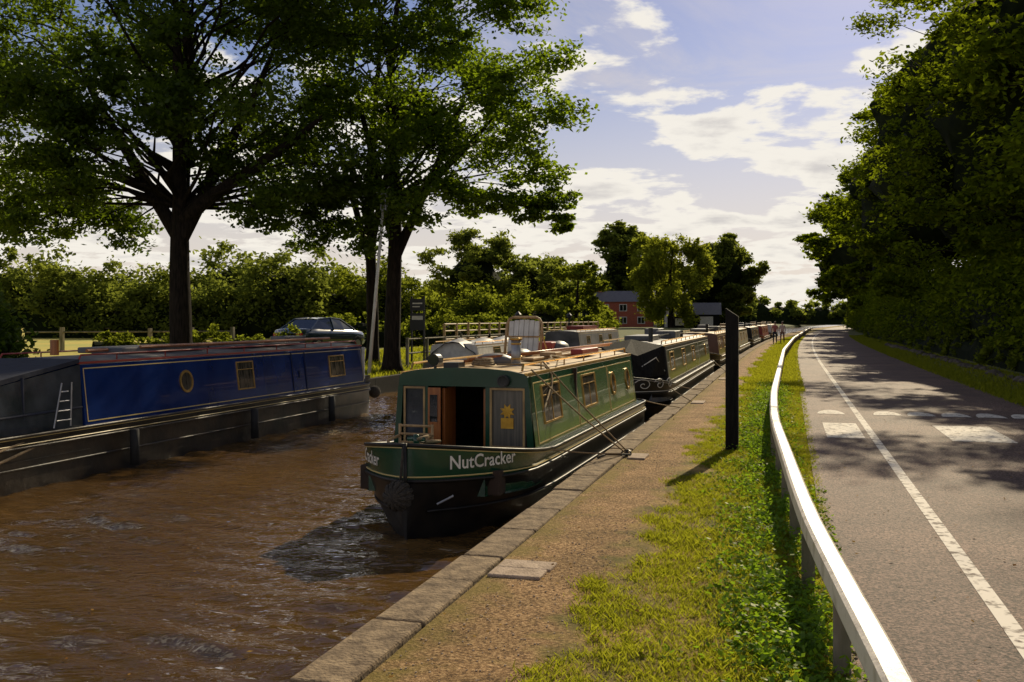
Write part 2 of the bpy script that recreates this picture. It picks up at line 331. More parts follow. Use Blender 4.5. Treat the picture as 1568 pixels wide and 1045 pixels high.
def tufts(name,x,y,nb,sp,h,w,m):
    n=len(x); X=np.repeat(x,nb)+rng.normal(0,sp,n*nb); Y=np.repeat(y,nb)+rng.normal(0,sp,n*nb); k=(X<.4); X=X[k];Y=Y[k]
    blades(name,np.stack([X+cv(Y),Y,np.full(len(X),.008)],1),h,w,m,.9)
q=rng.random(len(x)); 
tufts('verge_grass',x[q<.6],y[q<.6],13,.045,.028,.0036,M['grassb'])
tufts('verge_grass',x[(q>=.6)&(q<.85)],y[(q>=.6)&(q<.85)],13,.035,.046,.004,M['grassb'])
tufts('dry_verge_grass',x[q>=.88],y[q>=.88],12,.05,.028,.003,M['straw'])
x,y=scatter(50000,-1.6,.42,28,110,1.5); k=x+.2*vnoise(x,y,.8)>-1.35; x=x[k];y=y[k]
blades('verge_grass',np.stack([x+cv(y),y,np.full(len(x),.01)],1),.08,.014,M['grassb'],.8)
def railx(y):
    ys=[-5,4.27,7.45,12,15.1,20.6,32,49,80,154,240]; xs=[1.0,.44,.16,-.05,-.2,-.28,-.25,-.2,.42,2.9,9.5]
    return float(np.interp(y,ys,xs))
rxv=np.vectorize(railx)
nc_=1900; yc=3+28*rng.random(nc_)**1.5; oc=rng.normal(-.18,.24,nc_); k=(vnoise(oc*2,yc,1.5,3)>-.6)&(oc>-1.1); yc=yc[k];oc=oc[k]
nl=26; rr=rng.uniform(.03,.11,len(yc)); X=np.repeat(rxv(yc)+oc,nl)+rng.normal(0,1,len(yc)*nl)*np.repeat(rr,nl); Y=np.repeat(yc,nl)+rng.normal(0,1,len(yc)*nl)*np.repeat(rr,nl)
Z=.015+np.abs(rng.normal(0,1,len(X)))*np.repeat(rr*(.35+.8*np.exp(-np.abs(oc)*3)),nl); k=X<.42
leaves('verge_weeds',np.stack([X,Y,Z],1)[k],.022,M['weed'],None,aspect=.65,flat=.9)
x,y=scatter(40000,5.0,7.2,14,120,1.6); blades('roadside_grass',np.stack([x+cv(y),y,np.maximum(0,(x-6)*.12)],1),.12,.014,M['grassb'],.7)
x,y=scatter(45000,-17.5,-12.7,22,80,1.4); blades('bank_grass',np.stack([x+cv(y),y,np.interp(x,[-18,-14.5,-12.95],[.55,.4,.1])],1),.14,.016,M['grassb'],.6)
n=500; P=np.stack([rng.uniform(-2.2,3.5,n),3+20*rng.random(n)**1.3,np.full(n,.045)],1); leaves('fallen_leaves',P,.018,M['fallen'],None,flat=4)
n=40; P=np.stack([rng.uniform(-7,-2.8,n),3+7*rng.random(n),np.full(n,-.37)],1); leaves('floating_leaves',P,.02,M['fallen'],None,flat=30)
mb=MB()
for i in range(1800):
    yy=3+12*random.random()**1.5; xx=random.uniform(-2.2,-1.0); r=random.uniform(.003,.009); mb.sphere((xx,yy,.014),r,5,3,(1,1.2,.6))
mb.obj('path_pebbles',M['slab'])

# ---------------------------------------------------------------- knee rail
pts=[]; y=2.0
while y<165:
    pts.append((railx(y)*.4+(railx(y-.9)+railx(y+.9)+railx(y-1.8)+railx(y+1.8))*.15,y)); y+=.5
e=empty('knee_rail_fence')
prof=[(-.062,-.085),(.062,-.085),(.066,-.07),(.066,.03),(.045,.05),(-.045,.056),(-.066,.04),(-.066,-.07)]
V=[];F=[];n=len(prof)
for i,(x,y) in enumerate(pts):
    for (a,b_) in prof: V.append((x+a,y,.50+b_))
for i in range(len(pts)-1):
    for k in range(n): k2=(k+1)%n; F.append((i*n+k,i*n+k2,(i+1)*n+k2,(i+1)*n+k))
F.append(tuple(range(n)))
obj('rail_beam',V,F,M['rail'],e)
mb=MB(); y=2.3
while y<160:
    x=railx(y)-.01; mb.box(x-.05,x+.045,y-.045,y+.045,-.1,.415); y+=1.77
mb.obj('rail_posts',M['post'],e,bevel=.01)
e=empty('timber_strapping_post',(-.82,15.43,0))
mb=MB(); mb.add([(-.095,-.09,-.1),(.095,-.09,-.1),(.095,.09,-.1),(-.095,.09,-.1),(-.095,-.09,2.16),(.095,-.09,2.03),(.095,.09,2.03),(-.095,.09,2.16)],[(0,3,2,1),(4,5,6,7),(0,1,5,4),(1,2,6,5),(2,3,7,6),(3,0,4,7)])
mb.obj('post',M['blackwood'],e,bevel=.008)

# ---------------------------------------------------------------- narrowboats
def nb(name,X,Y,L,rz,c0,c1,m,taper=1.5,zr=1.75,wins=(),ports=(),front='closed',strake2=True,gunrise=.28):
    E=empty(name,(X,Y,-.4),rz); W=1.04
    def wt(y,tp,off=0,W=W):
        t=(y-off)/tp; t=max(0,min(1,t)); return W*(1-(1-t)**1.7)**(1/1.5)
    def ws(y):
        t=max(0,min(1,(L-y)/.9)); return (1-(1-t)**2)**.5
    def wd(y): return max(.015,wt(y,taper)*ws(y))
    def ww(y): return max(.012,wt(y,taper*1.6,.22,W-.02)*ws(min(y,L)))
    gun=lambda y: .76+gunrise*(1-min(y/(taper*1.6),1))**1.3
    stk=lambda y: .60+gunrise*.18*(1-min(y/(taper*1.6),1))**1.3
    ys=[0,.03,.08,.15,.25,.4,.6,.8,1,1.25,1.5,1.9,2.4,3]+list(np.arange(4,L-1,1.0))+[L-.9,L-.7,L-.5,L-.3,L-.15,L-.05,L]
    def prof(y):
        a=wd(y); b=ww(y); s=stk(y); g=gun(y)
        return [(b*.9,-.35),(b,0),(b+(a-b)*.55,.3),(a*.99,s),(a,s+.01),(a,g)]
    V=[];F=[];F2=[]; n=6
    for y in ys:
        p=prof(y); V+=[(x,y,z) for x,z in p]+[(-x,y,z) for x,z in p]
    for i in range(len(ys)-1):
        for k in range(5):
            q=(i*12+k,i*12+k+1,(i+1)*12+k+1,(i+1)*12+k); q=q[::-1]
            q2=(i*12+6+k,i*12+7+k,(i+1)*12+7+k,(i+1)*12+6+k)
            (F2 if k==4 else F).extend([q,q2])
    F.append(tuple([0,1,2,3,4,5,11,10,9,8,7,6])); 
    j=(len(ys)-1)*12; F.append(tuple([j+i for i in (0,1,2,3,4,5,11,10,9,8,7,6)]))
    o=obj('hull',V,F+F2,[m['hull'],m['band']],E,smooth=False)
    mi=[0]*len(F)+[1]*len(F2); o.data.polygons.foreach_set('material_index',mi)
    o.data.polygons.foreach_set('use_smooth',[True]*(len(F)-2)+[False]*2+[True]*len(F2))
    mb=MB()
    def cap(ylist,zf):
        for a,b in zip(ylist[:-1],ylist[1:]):
            mb.add([(-wd(a),a,zf(a)),(wd(a),a,zf(a)),(wd(b),b,zf(b)),(-wd(b),b,zf(b))],[(0,1,2,3)])
    fd=[y for y in ys if y<=.6]; cap(fd,lambda y:gun(y)-.015)
    cap([y for y in ys if y>=c0-.01 and y<=L],lambda y:gun(y)-.006)
    wl=[.6]+[y for y in ys if .6<y<c0]+[c0]
    cap(wl,lambda y:.42)
    for a,b in zip(wl[:-1],wl[1:]):
        for s in (1,-1):
            mb.add([(s*(wd(a)-.05),a,.42),(s*(wd(b)-.05),b,.42),(s*(wd(b)-.05),b,gun(b)+.01),(s*(wd(a)-.05),a,gun(a)+.01),(s*wd(b),b,gun(b)+.01),(s*wd(a),a,gun(a)+.01)],[(0,1,2,3),(3,2,4,5)])
    mb.box(-wd(.6)+.02,wd(.6)-.02,.58,.62,.42,gun(.6)-.02)
    mb.obj('deck',m['deck'],E)
    mb=MB()
    for s in (1,-1):
        mb.tube([(s*(wd(y)+.012),y-.012*(y<.2),stk(y)) for y in ys],.022,6)
        mb.tube([(s*(wd(y)+.004),y,gun(y)) for y in ys],.022,6)
        if strake2: mb.tube([(s*((ww(y)+(wd(y)-ww(y))*.55)+.008),y,.31) for y in ys if y>.1 and y<L-.1],.02,6)
    mb.tube([(0,-.02,gun(0)+.02),(0,-.015,.6),(0,.12,.1),(0,.22,-.3)],.022,8)
    mb.obj('rubbing_strakes',m['hull'],E,smooth=True)
    mb=MB()
    for s in (1,-1):
        mb.tube([(s*(wd(y)+.006),y-.01*(y<.2),stk(y)+.045) for y in ys if y<L-.2],.008,5)
        mb.tube([(s*(wd(y)+.004),y-.01*(y<.2),gun(y)-.03) for y in ys if y<L-.2],.006,5)
    mb.obj('coach_lines',m['line'],E)
    zt=zr-.07; zb=.757
    def sx(z): return .95-(z-zb)/(zt-zb)*.11
    poly=[(sx(zb),zb),(sx(zt),zt),(sx(zt)-.03,zt+.035)]+[(x,zr+.03-.05*(x/.8)**2) for x in (.6,.3,0,-.3,-.6)]+[(-sx(zt)+.03,zt+.035),(-sx(zt),zt),(-sx(zb),zb)]
    n=len(poly); V=[(x,c0,z) for x,z in poly]+[(x,c1,z) for x,z in poly]
    Fs=[];Fr=[]
    for i in range(n-1):
        (Fs if i in (0,n-2) else Fr).append((i,n+i,n+i+1,i+1))
    Fe=[tuple(range(2*n-1,n-1,-1))]
    if front!='open': Fe.append(tuple(range(n)))
    o=obj('cabin',V,Fs+Fe+Fr,[m['side'],m['roof']],E)
    o.data.polygons.foreach_set('material_index',[0]*(len(Fs)+len(Fe))+[1]*len(Fr))
    def sbox(mb,y0,y1,z0,z1,o0,o1,s):
        def fn(y,z,o): return (s*(sx(z)+o),y,z)
        v=[fn(y0,z0,o0),fn(y1,z0,o0),fn(y1,z1,o0),fn(y0,z1,o0),fn(y0,z0,o1),fn(y1,z0,o1),fn(y1,z1,o1),fn(y0,z1,o1)]
        mb.add(v,[(0,3,2,1),(4,5,6,7),(0,1,5,4),(1,2,6,5),(2,3,7,6),(3,0,4,7)])
    def frame(mb,y0,y1,z0,z1,t,o0,o1,s):
        sbox(mb,y0,y1,z0,z0+t,o0,o1,s); sbox(mb,y0,y1,z1-t,z1,o0,o1,s); sbox(mb,y0,y0+t,z0+t,z1-t,o0,o1,s); sbox(mb,y1-t,y1,z0+t,z1-t,o0,o1,s)
    fr=MB(); gl=MB(); pn=MB(); ln=MB()
    for s in (1,-1):
        for (y,w,z,h) in wins:
            frame(fr,y-w/2,y+w/2,z-h/2,z+h/2,.024,-.01,.018,s)
            sbox(fr,y-w/2+.024,y+w/2-.024,z+h*.2,z+h*.2+.015,-.01,.013,s)
            if w>.9: sbox(fr,y-.01,y+.01,z-h/2+.024,z+h*.2,-.01,.012,s)
            sbox(gl,y-w/2+.02,y+w/2-.02,z-h/2+.02,z+h/2-.02,-.01,.006,s)
        for y in ports:
            z=1.28; k=22; r0=.16;r1=.2
            for i in range(k):
                a=2*math.pi*i/k;b=2*math.pi*(i+1)/k
                q=[(y+r*math.cos(t),z+r*math.sin(t)) for r,t in((r0,a),(r0,b),(r1,b),(r1,a))]
                v=[(s*(sx(zz)+o_),yy,zz) for o_ in(.002,.022) for yy,zz in q]
                fr.add(v,[(4,5,6,7),(0,1,5,4),(2,3,7,6)])
            gl.add([(s*(sx(z+r0*math.sin(t))+.008),y+r0*math.cos(t),z+r0*math.sin(t)) for t in np.linspace(0,2*math.pi,k,endpoint=False)],[tuple(range(k))])
        if m.get('panel'):
            np_=3; seg=(c1-c0-.3)/np_
            for i in range(np_):
                a=c0+.15+i*seg+.05;b=a+seg-.1
                sbox(pn,a,b,zb+.1,zt-.1,-.01,.003,s); frame(ln,a-.02,b+.02,zb+.08,zt-.08,.014,-.01,.005,s)
        else:
            frame(ln,c0+.06,c1-.06,zb+.06,zt-.05,.016,-.01,.004,s)
    fr.obj('window_frames',m.get('frame',M['gold']),E); gl.obj('window_panes',M['glassb'],E)
    if pn.v: pn.obj('side_panels',m['panel'],E)
    ln.obj('panel_lines',m['line'],E)
    mb=MB()
    for s in (1,-1):
        mb.tube([(s*.74,c0+.1,zr+.0),(s*.74,c0+.15,zr+.075),(s*.74,c1-.15,zr+.075),(s*.74,c1-.1,zr)],.016,6)
        for y in np.arange(c0+1,c1-.5,1.3): mb.tube([(s*.74,y,zr-.03),(s*.74,y,zr+.07)],.012,5)
        mb.box(s*(sx(zt)-.02)-.02,s*(sx(zt)-.02)+.02,c0-.02,c1+.02,zt+.012,zt+.045)
    mb.obj('roof_handrails',m.get('railm',M['gold']),E)
    return E,dict(wd=wd,gun=gun,stk=stk,sx=sx,zt=zt,zb=zb,zr=zr,c0=c0,c1=c1,poly=poly)

def texton(E,txt,curve,z,size,s,m,start,stretch=1):
    cu=bpy.data.curves.new('t','FONT'); cu.body=txt; cu.size=size; cu.extrude=.0; cu.resolution_u=3; cu.offset=.003
    o=bpy.data.objects.new('t',cu); COL.objects.link(o)
    dg=bpy.context.evaluated_depsgraph_get(); me=bpy.data.meshes.new_from_object(o.evaluated_get(dg))
    bpy.data.objects.remove(o)
    P=[(curve(y),y) for y in np.linspace(.0,3,300)]
    S_=[0]
    for a,b in zip(P[:-1],P[1:]): S_.append(S_[-1]+math.hypot(b[0]-a[0],b[1]-a[1]))
    px=[p[0] for p in P]; py=[p[1] for p in P]
    wtot=max(v.co.x for v in me.vertices)
    for v in me.vertices:
        t=v.co.x*stretch; a=start+t if s>0 else start+(wtot*stretch-t)
        x=np.interp(a,S_,px); y=np.interp(a,S_,py); x2=np.interp(a+.02,S_,px); y2=np.interp(a+.02,S_,py)
        d=Vector((x2-x,y2-y)).normalized(); nx,ny=d.y,-d.x
        v.co=Vector((s*(x+nx*.008),y+ny*.008,z+v.co.y))
    me.materials.append(m); q=bpy.data.objects.new('name_lettering',me); COL.objects.link(q); q.parent=E; return q

def ropes(name,paths,r,m,E=None):
    mb=MB()
    for p in paths:
        P=[Vector(a) for a in p]; out=[]
        for a,b in zip(P[:-1],P[1:]):
            for t in np.linspace(0,1,9)[:-1]:
                q=a.lerp(b,t); q.z-=.12*(a-b).length*.25*4*t*(1-t)*.35; out.append(q)
        out.append(P[-1]); mb.tube(out,r,6)
    return mb.obj(name,m,E,smooth=True)

mN=dict(hull=M['hull'],band=M['green'],deck=M['green'],side=M['green'],roof=M['sand'],line=M['cream'],panel=M['green2'])
E,I=nb('green_narrowboat',-3.96,10.0,10.5,-.02,1.85,9.2,mN,wins=((2.85,.95,1.3,.5),(5.2,.95,1.3,.5)),ports=(7.1,8.5),front='open')
texton(E,'NutCracker',I['wd'],.765,.205,1,M['whitep'],.46,.92)
texton(E,'NutCracker',I['wd'],.765,.205,-1,M['whitep'],.46,.92)
zb,zt,zr=I['zb'],I['zt'],I['zr']; c0=1.85
fb=MB()
fb.poly_y([(-.86,zt-.13)]+[(.86,zt-.13)]+[(.845,zt),(.8,zt+.036),(.6,zr+.003),(.3,zr+.027),(0,zr+.033),(-.3,zr+.027),(-.6,zr+.003),(-.8,zt+.036),(-.845,zt)],c0-.03,c0+.03)
for s in (1,-1): fb.poly_y([(s*.95,.5),(s*.865,zt-.132),(s*.80,zt-.132),(s*.86,.5)][::s],c0-.03,c0+.03)
fb.box(.30,.36,c0-.025,c0+.025,.5,zt-.132); fb.box(-.50,-.46,c0-.025,c0+.025,.5,zt-.132)
fb.box(.36,.84,c0-.02,c0+.02,.5,.80); fb.box(-.84,-.50,c0-.02,c0+.02,.5,.80)
fb.obj('front_bulkhead',M['green'],E)
mb=MB(); mb.box(.36,.82,c0+.0,c0+.01,.80,zt-.13); mb.obj('front_curtain',M['curtain'],E)
mb=MB(); mb.box(-.80,-.50,c0+.0,c0+.01,.80,zt-.13); mb.obj('front_side_glass',M['clear'],E)
mb=MB()
for a,b in ((.36,.81),(-.79,-.50)):
    mb.box(a,a+.025,c0-.035,c0-.02,.8,zt-.14); mb.box(b-.025,b,c0-.035,c0-.02,.8,zt-.14); mb.box(a+.025,b-.025,c0-.035,c0-.02,.8,.825); mb.box(a+.025,b-.025,c0-.035,c0-.02,zt-.165,zt-.14)
mb.obj('front_window_frames',M['sand'],E)
mb=MB(); k=16
mb.add([(.58,c0-.02,1.25)]+[(.58+(.10 if i%2 else .055)*math.cos(2*math.pi*i/k),c0-.012,1.25+(.10 if i%2 else .055)*math.sin(2*math.pi*i/k)) for i in range(k)],[(0,1+i,1+(i+1)%k) for i in range(k)])
mb.box(.50,.66,c0-.018,c0-.008,1.04,1.17)
mb.obj('sunflower_ornament',M['yellow'],E)
mb=MB()
mb.box(-.46,-.29,c0-.04,c0-.01,.5,zt-.15); mb.box(-.30,-.26,c0+.05,c0+.45,.5,zt-.16); mb.box(.25,.29,c0+.05,c0+.6,.5,zt-.16)
mb.obj('wooden_doors',M['wood'],E,bevel=.006)
mb=MB(); mb.box(-.43,-.33,c0-.046,c0-.041,1.1,zt-.24); mb.obj('door_pane',M['glass'],E)
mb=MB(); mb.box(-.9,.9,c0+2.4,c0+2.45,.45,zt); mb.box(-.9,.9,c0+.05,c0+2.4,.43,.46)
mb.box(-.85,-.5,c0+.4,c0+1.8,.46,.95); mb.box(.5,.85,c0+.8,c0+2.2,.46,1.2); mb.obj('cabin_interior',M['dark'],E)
ch=MB(); 
for a in (-.62,-.2):
    for b in (.95,1.3): ch.tube([(a,b,.42),(a,b,.80 if b<1 else 1.12)],.018,6)
for z in (.9,1.0,1.1): ch.tube([(-.62,1.3,z),(-.2,1.3,z)],.017,6)
ch.tube([(-.62,.95,.96),(-.62,1.3,.98)],.018,6); ch.tube([(-.2,.95,.96),(-.2,1.3,.98)],.018,6); ch.tube([(-.62,.95,.8),(-.62,.95,.96)],.018,6); ch.tube([(-.2,.95,.8),(-.2,.95,.96)],.018,6)
ch.obj('deck_chair_frame',M['pine'],E,smooth=True)
mb=MB(); mb.box(-.62,-.2,.95,1.3,.78,.84); mb.obj('deck_chair_seat',M['curtain'],E,bevel=.02)
mb=MB(); mb.box(.3,.75,.9,1.5,.42,.74); mb.box(-.85,.85,.66,.9,.42,.7); mb.obj('deck_lockers',M['dark'],E,bevel=.015)
mb=MB(); mb.tube([(.38,2.9,zr-.02),(.38,2.9,zr+.36)],.065,14); mb.tube([(.38,2.9,zr-.02),(.38,2.9,zr+.04)],.1,14); mb.obj('chimney',M['steel'],E,smooth=True)
mb=MB(); 
for z in (.1,.3): mb.tube([(.38,2.9,zr+z),(.38,2.9,zr+z+.025)],.069,14)
mb.tube([(.38,2.9,zr+.36),(.38,2.9,zr+.39)],.085,14); mb.obj('chimney_bands',M['gold'],E,smooth=True)
mb=MB()
for (x,y) in ((0,4.2),(0,6.2),(.1,8.2)):
    mb.tube([(x,y,zr),(x,y,zr+.07)],.06,12); mb.sphere((x,y,zr+.08),.1,14,6,(1,1,.4))
mb.obj('mushroom_vents',M['gold'],E,smooth=True)
yy=5.9; x0=-.66; 
def ln_(x,y,z): return (x,y+(z-zr)*.25,z)
mb=MB()
for i in range(6): mb.box(x0+i*.088,x0+i*.088+.076,yy,yy+.018,zr+.05,zr+.60+.03*math.sin(math.pi*(i+.5)/6),ln_)
mb.box(x0,x0+.52,yy+.02,yy+.035,zr+.06,zr+.6,ln_)
mb.obj('slatted_seat',M['whitep'],E)
mb=MB(); P=[(x0-.04,yy-.01,zr),(x0-.04,yy-.01,zr+.56),(x0+.0,yy-.01,zr+.64),(x0+.06,yy-.01,zr+.67),(x0+.46,yy-.01,zr+.67),(x0+.52,yy-.01,zr+.64),(x0+.57,yy-.01,zr+.56),(x0+.57,yy-.01,zr)]
mb.tube([ln_(*p) for p in P],.022,8); mb.tube([(x0-.03,yy+.6,zr),(x0-.03,yy+.1,zr+.45)],.015,6); mb.tube([(x0+.56,yy+.6,zr),(x0+.56,yy+.1,zr+.45)],.015,6)
mb.tube([ln_(x0-.04,yy-.02,zr+.35),ln_(x0+.57,yy-.02,zr+.35)],.014,6)
mb.obj('seat_frame',M['pine'],E,smooth=True)
mb=MB(); mb.box(-.35,.0,3.6,8.4,zr+.05,zr+.085); mb.box(.15,.35,3.9,8.8,zr+.04,zr+.08); mb.box(.25,.5,4.6,5.0,zr+.08,zr+.14); mb.box(-.7,-.3,2.6,3.4,zr,zr+.06)
mb.obj('roof_planks',M['pine'],E,bevel=.01)
mb=MB(); mb.box(.42,.62,5.9,7.2,zr+.05,zr+.15); mb.box(-.6,-.3,7.5,8.4,zr+.03,zr+.22); mb.obj('roof_boxes',M['redox'],E,bevel=.02)
mb=MB(); mb.sphere((-.05,3.3,zr+.06),.22,12,6,(1.3,1,.5)); mb.sphere((-.15,4.9,zr+.08),.2,12,6,(1,1.6,.55)); mb.sphere((-.3,8.0,zr+.1),.2,12,6,(1,1.6,.7)); mb.obj('roof_sacks',M['tarp'],E,smooth=True)
mb=MB(); mb.tube([(-.1,2.2,zr+.1),(.45,9,zr+.14)],.022,7); mb.tube([(.0,2.1,zr+.13),(.5,9,zr+.17)],.016,7); mb.obj('boat_poles',M['wood'],E,smooth=True)
mb=MB()
for k in range(3): mb.tube([(.1+.14*math.cos(t)*(1-.1*k),2.35+.16*math.sin(t),zr+.06+.03*k) for t in np.linspace(0,6.3,16)],.018,5)
mb.tube([(.55,3.6,zr+.05),(.62,3.9,zr+.07),(.5,4.3,zr+.1),(.66,4.6,zr+.06)],.018,5)
mb.tube([(.3,2.3,zr+.06),(.6,2.6,zr+.05),(.78,2.9,zr+.02),(.86,2.95,zr-.1),(.9,2.8,1.45),(.93,2.5,1.3)],.014,5)
mb.obj('coiled_roof_rope',M['rope'],E,smooth=True)
mb=MB(); mb.tube([(.55,c0-.1,zt-.05),(.55,c0-.02,zt-.05)],.075,16); mb.tube([(-.42,c0+.05,zr+.12),(-.42,c0+.2,zr+.12)],.08,16); mb.tube([(-.42,c0+.12,zr),(-.42,c0+.12,zr+.08)],.02,8); mb.box(-.3,-.1,c0+.1,c0+.35,zr,zr+.09); mb.obj('headlamps',M['black'],E,smooth=False)
mb=MB(); mb.tube([(.55,c0-.108,zt-.05),(.55,c0-.1,zt-.05)],.062,16); mb.tube([(-.42,c0+.042,zr+.12),(-.42,c0+.05,zr+.12)],.068,16); mb.obj('headlamp_lenses',M['glass'],E)
mb=MB(); mb.sphere((-.02,-.16,.52),.15,14,10,(1,.9,1.0)); mb.tube([(-.02,-.1,.66),(-.02,-.02,1.02)],.014,6)
for i in range(12): mb.tube([(-.02+.155*math.cos(a)*math.cos(i*.5),-.16+.145*math.sin(a),.52+.155*math.cos(a)*math.sin(i*.5)) for a in np.linspace(0,2*math.pi,14)],.016,5)
mb.obj('bow_rope_fender',M['ropeb'],E,smooth=True)
mb=MB(); mb.tube([(0,.3,.98),(0,.3,1.12)],.035,8); mb.tube([(-.1,.3,1.07),(.1,.3,1.07)],.025,8); mb.obj('bow_bollard',M['green'],E,smooth=True)
mb=MB(); mb.tube([(.12,.3,1.05),(.2,.5,1.03),(.05,.7,.98),(-.1,.45,1.04),(.05,.25,1.08),(.12,.36,1.1)],.018,6); mb.obj('coiled_bow_rope',M['rope'],E,smooth=True)
mb=MB(); mb.tube([(.35,.02,.42),(.5,.12,.5)],.012,6); mb.obj('bow_cleat',M['steel'],E)
ropes('mooring_line',[[(-2.93,11.95,.40),(-2.25,14.3,.05)],[(-3.08,12.0,1.36),(-2.25,14.3,.05)],[(-3.15,12.9,1.42),(-2.22,14.35,.05)],[(-3.15,13.8,1.42),(-2.9,11.9,.85)]],.011,M['rope'])
mb=MB(); mb.tube([(-2.25,14.3,.0),(-2.25,14.3,.09)],.02,8)
mb.tube([(-2.25+.07*math.cos(t),14.3+.05*math.sin(t)-.05,.05+.05*math.sin(t)) for t in np.linspace(0,6.28,14)],.012,6)
mb.tube([(-2.18,14.2,.05),(-2.5,14.0,.065),(-2.56,13.7,.06)],.015,6); mb.obj('mooring_ring',M['black'],None,smooth=True)

mB=dict(hull=M['hullb'],band=M['hull'],deck=M['greyroof'],side=M['blue'],roof=M['greyroof'],line=M['cream'],frame=M['gold'],railm=M['redox'])
E,I=nb('blue_narrowboat',-11.3,8.6,15.4,-.005,4.3,14.6,mB,wins=((9.0,.62,1.28,.55),(13.1,.8,1.28,.5)),ports=(7.0,),zr=1.76)
mb=MB(); 
mb.poly_x([(1.5,1.0),(1.9,1.35),(4.28,1.72),(4.28,1.78),(1.85,1.42),(1.4,1.02)],-.85,.85); mb.box(-.9,.9,1.2,1.5,.72,1.02)
for s in (1,-1): mb.tube([(s*.9,1.5,1.0),(s*.9,4.28,1.05)],.02,6); mb.tube([(s*.88,3.1,.75),(s*.86,3.1,1.56)],.025,6); mb.tube([(s*.88,1.95,.75),(s*.86,1.95,1.38)],.025,6)
mb.obj('cratch_canopy',M['navy'],E)
mb=MB()
for s in (1,-1): mb.add([(s*.92,1.5,.78),(s*.92,4.28,.76),(s*.86,4.28,1.7),(s*.86,1.9,1.35),(s*.88,1.5,1.0)],[(0,1,2,3,4)])
mb.obj('cratch_windows',M['clear'],E)
mb=MB()
for y in (5.2,8.9,12.3): mb.tube([(1.16,y,.05),(1.15,y,.62)],.075,10)
mb.obj('side_fenders',M['tyre'],E,smooth=True)
mb=MB()
for y in (10.9,11.5): mb.tube([(.95,y,.8),(.86,y,1.66)],.012,5)
mb.tube([(.915,11.2,1.1),(.905,11.2,1.25)],.02,6)
mb.obj('side_hatch_outline',M['navy'],E)
mb=MB(); mb.box(-.6,.3,6,8.6,1.8,1.9); mb.box(-.2,.4,9.4,12.2,1.8,1.86); mb.box(-.6,-.2,12.6,13.6,1.8,1.98); mb.obj('roof_boxes',M['greyroof'],E,bevel=.02)
mb=MB(); mb.tube([(.3,6.5,1.9),(.5,13.5,1.92)],.03,7); mb.tube([(0,5.5,1.86),(.2,12.5,1.9)],.03,7); mb.tube([(-.3,5.1,1.8),(-.3,5.1,2.05)],.07,10); mb.obj('roof_poles',M['wood'],E)
mb=MB()
for s in (0,.35): mb.tube([(.97,3.6+s,.8),(.98,3.75+s*.6,1.45)],.012,6)
for i in range(4): mb.tube([(.975,3.65+i*.03,.9+i*.14),(.975,3.95-i*.02,.9+i*.14)],.01,5)
mb.obj('boarding_ladder',M['steel'],E)
ropes('bow_rope',[[(.7,.9,.7),(1.1,2.4,.45),(1.0,3.6,.7)],[(.7,.9,.75),(1.1,2.0,.55),(1.0,3.2,.72)]],.02,M['rope'],E)
mb=MB(); mb.box(-.9,.9,14.62,15.0,.76,.95); mb.tube([(0,15.2,.76),(0,15.2,1.3),(0,14.5,1.35)],.025,8); mb.obj('tiller_and_step',M['black'],E)
mb=MB(); mb.sphere((.9,15.3,.5),.16,10,8); mb.obj('stern_fender',M['ropeb'],E,smooth=True)
mb=MB(); mb.box(.865,.935,14.57,14.61,.78,1.68); mb.obj('cabin_edge_trim',M['whitep'],E)

mk2=lambda hull,band,side,roof,line,**k: dict(hull=hull,band=band,deck=roof,side=side,roof=roof,line=line,**k)
darkgreen=mat('olive_paint',(.05,.065,.03),(.07,.08,.04),.3,scale=2,coat=.4)
brown=mat('maroon_paint',(.10,.045,.03),(.14,.06,.04),.35,scale=2,coat=.3)
cream=mat('cream_paint',(.48,.44,.33),(.40,.36,.27),.4,scale=2)
def offx(y): return -3.80+cY(y)
specs=[('black_narrowboat',22.9,17.0,mk2(M['hull'],M['hull'],M['hull'],M['greyroof'],M['whitep'],panel=darkgreen)),
       ('brown_narrowboat',41.5,13.0,mk2(M['hull'],M['hull'],brown,M['sand'],M['cream'])),
       ('cream_narrowboat',56,15.0,mk2(M['hull'],darkgreen,darkgreen,M['greyroof'],M['cream'],panel=cream)),
       ('dark_narrowboat',73,14.0,mk2(M['hull'],M['hull'],M['hull'],M['tarp'],M['whitep'])),
       ('red_narrowboat',89,14.0,mk2(M['hull'],M['redox'],M['redox'],M['greyroof'],M['cream'])),
       ('blue_white_narrowboat',106,14.0,mk2(M['hull'],M['blue'],M['whitep'],M['greyroof'],M['blue']))]
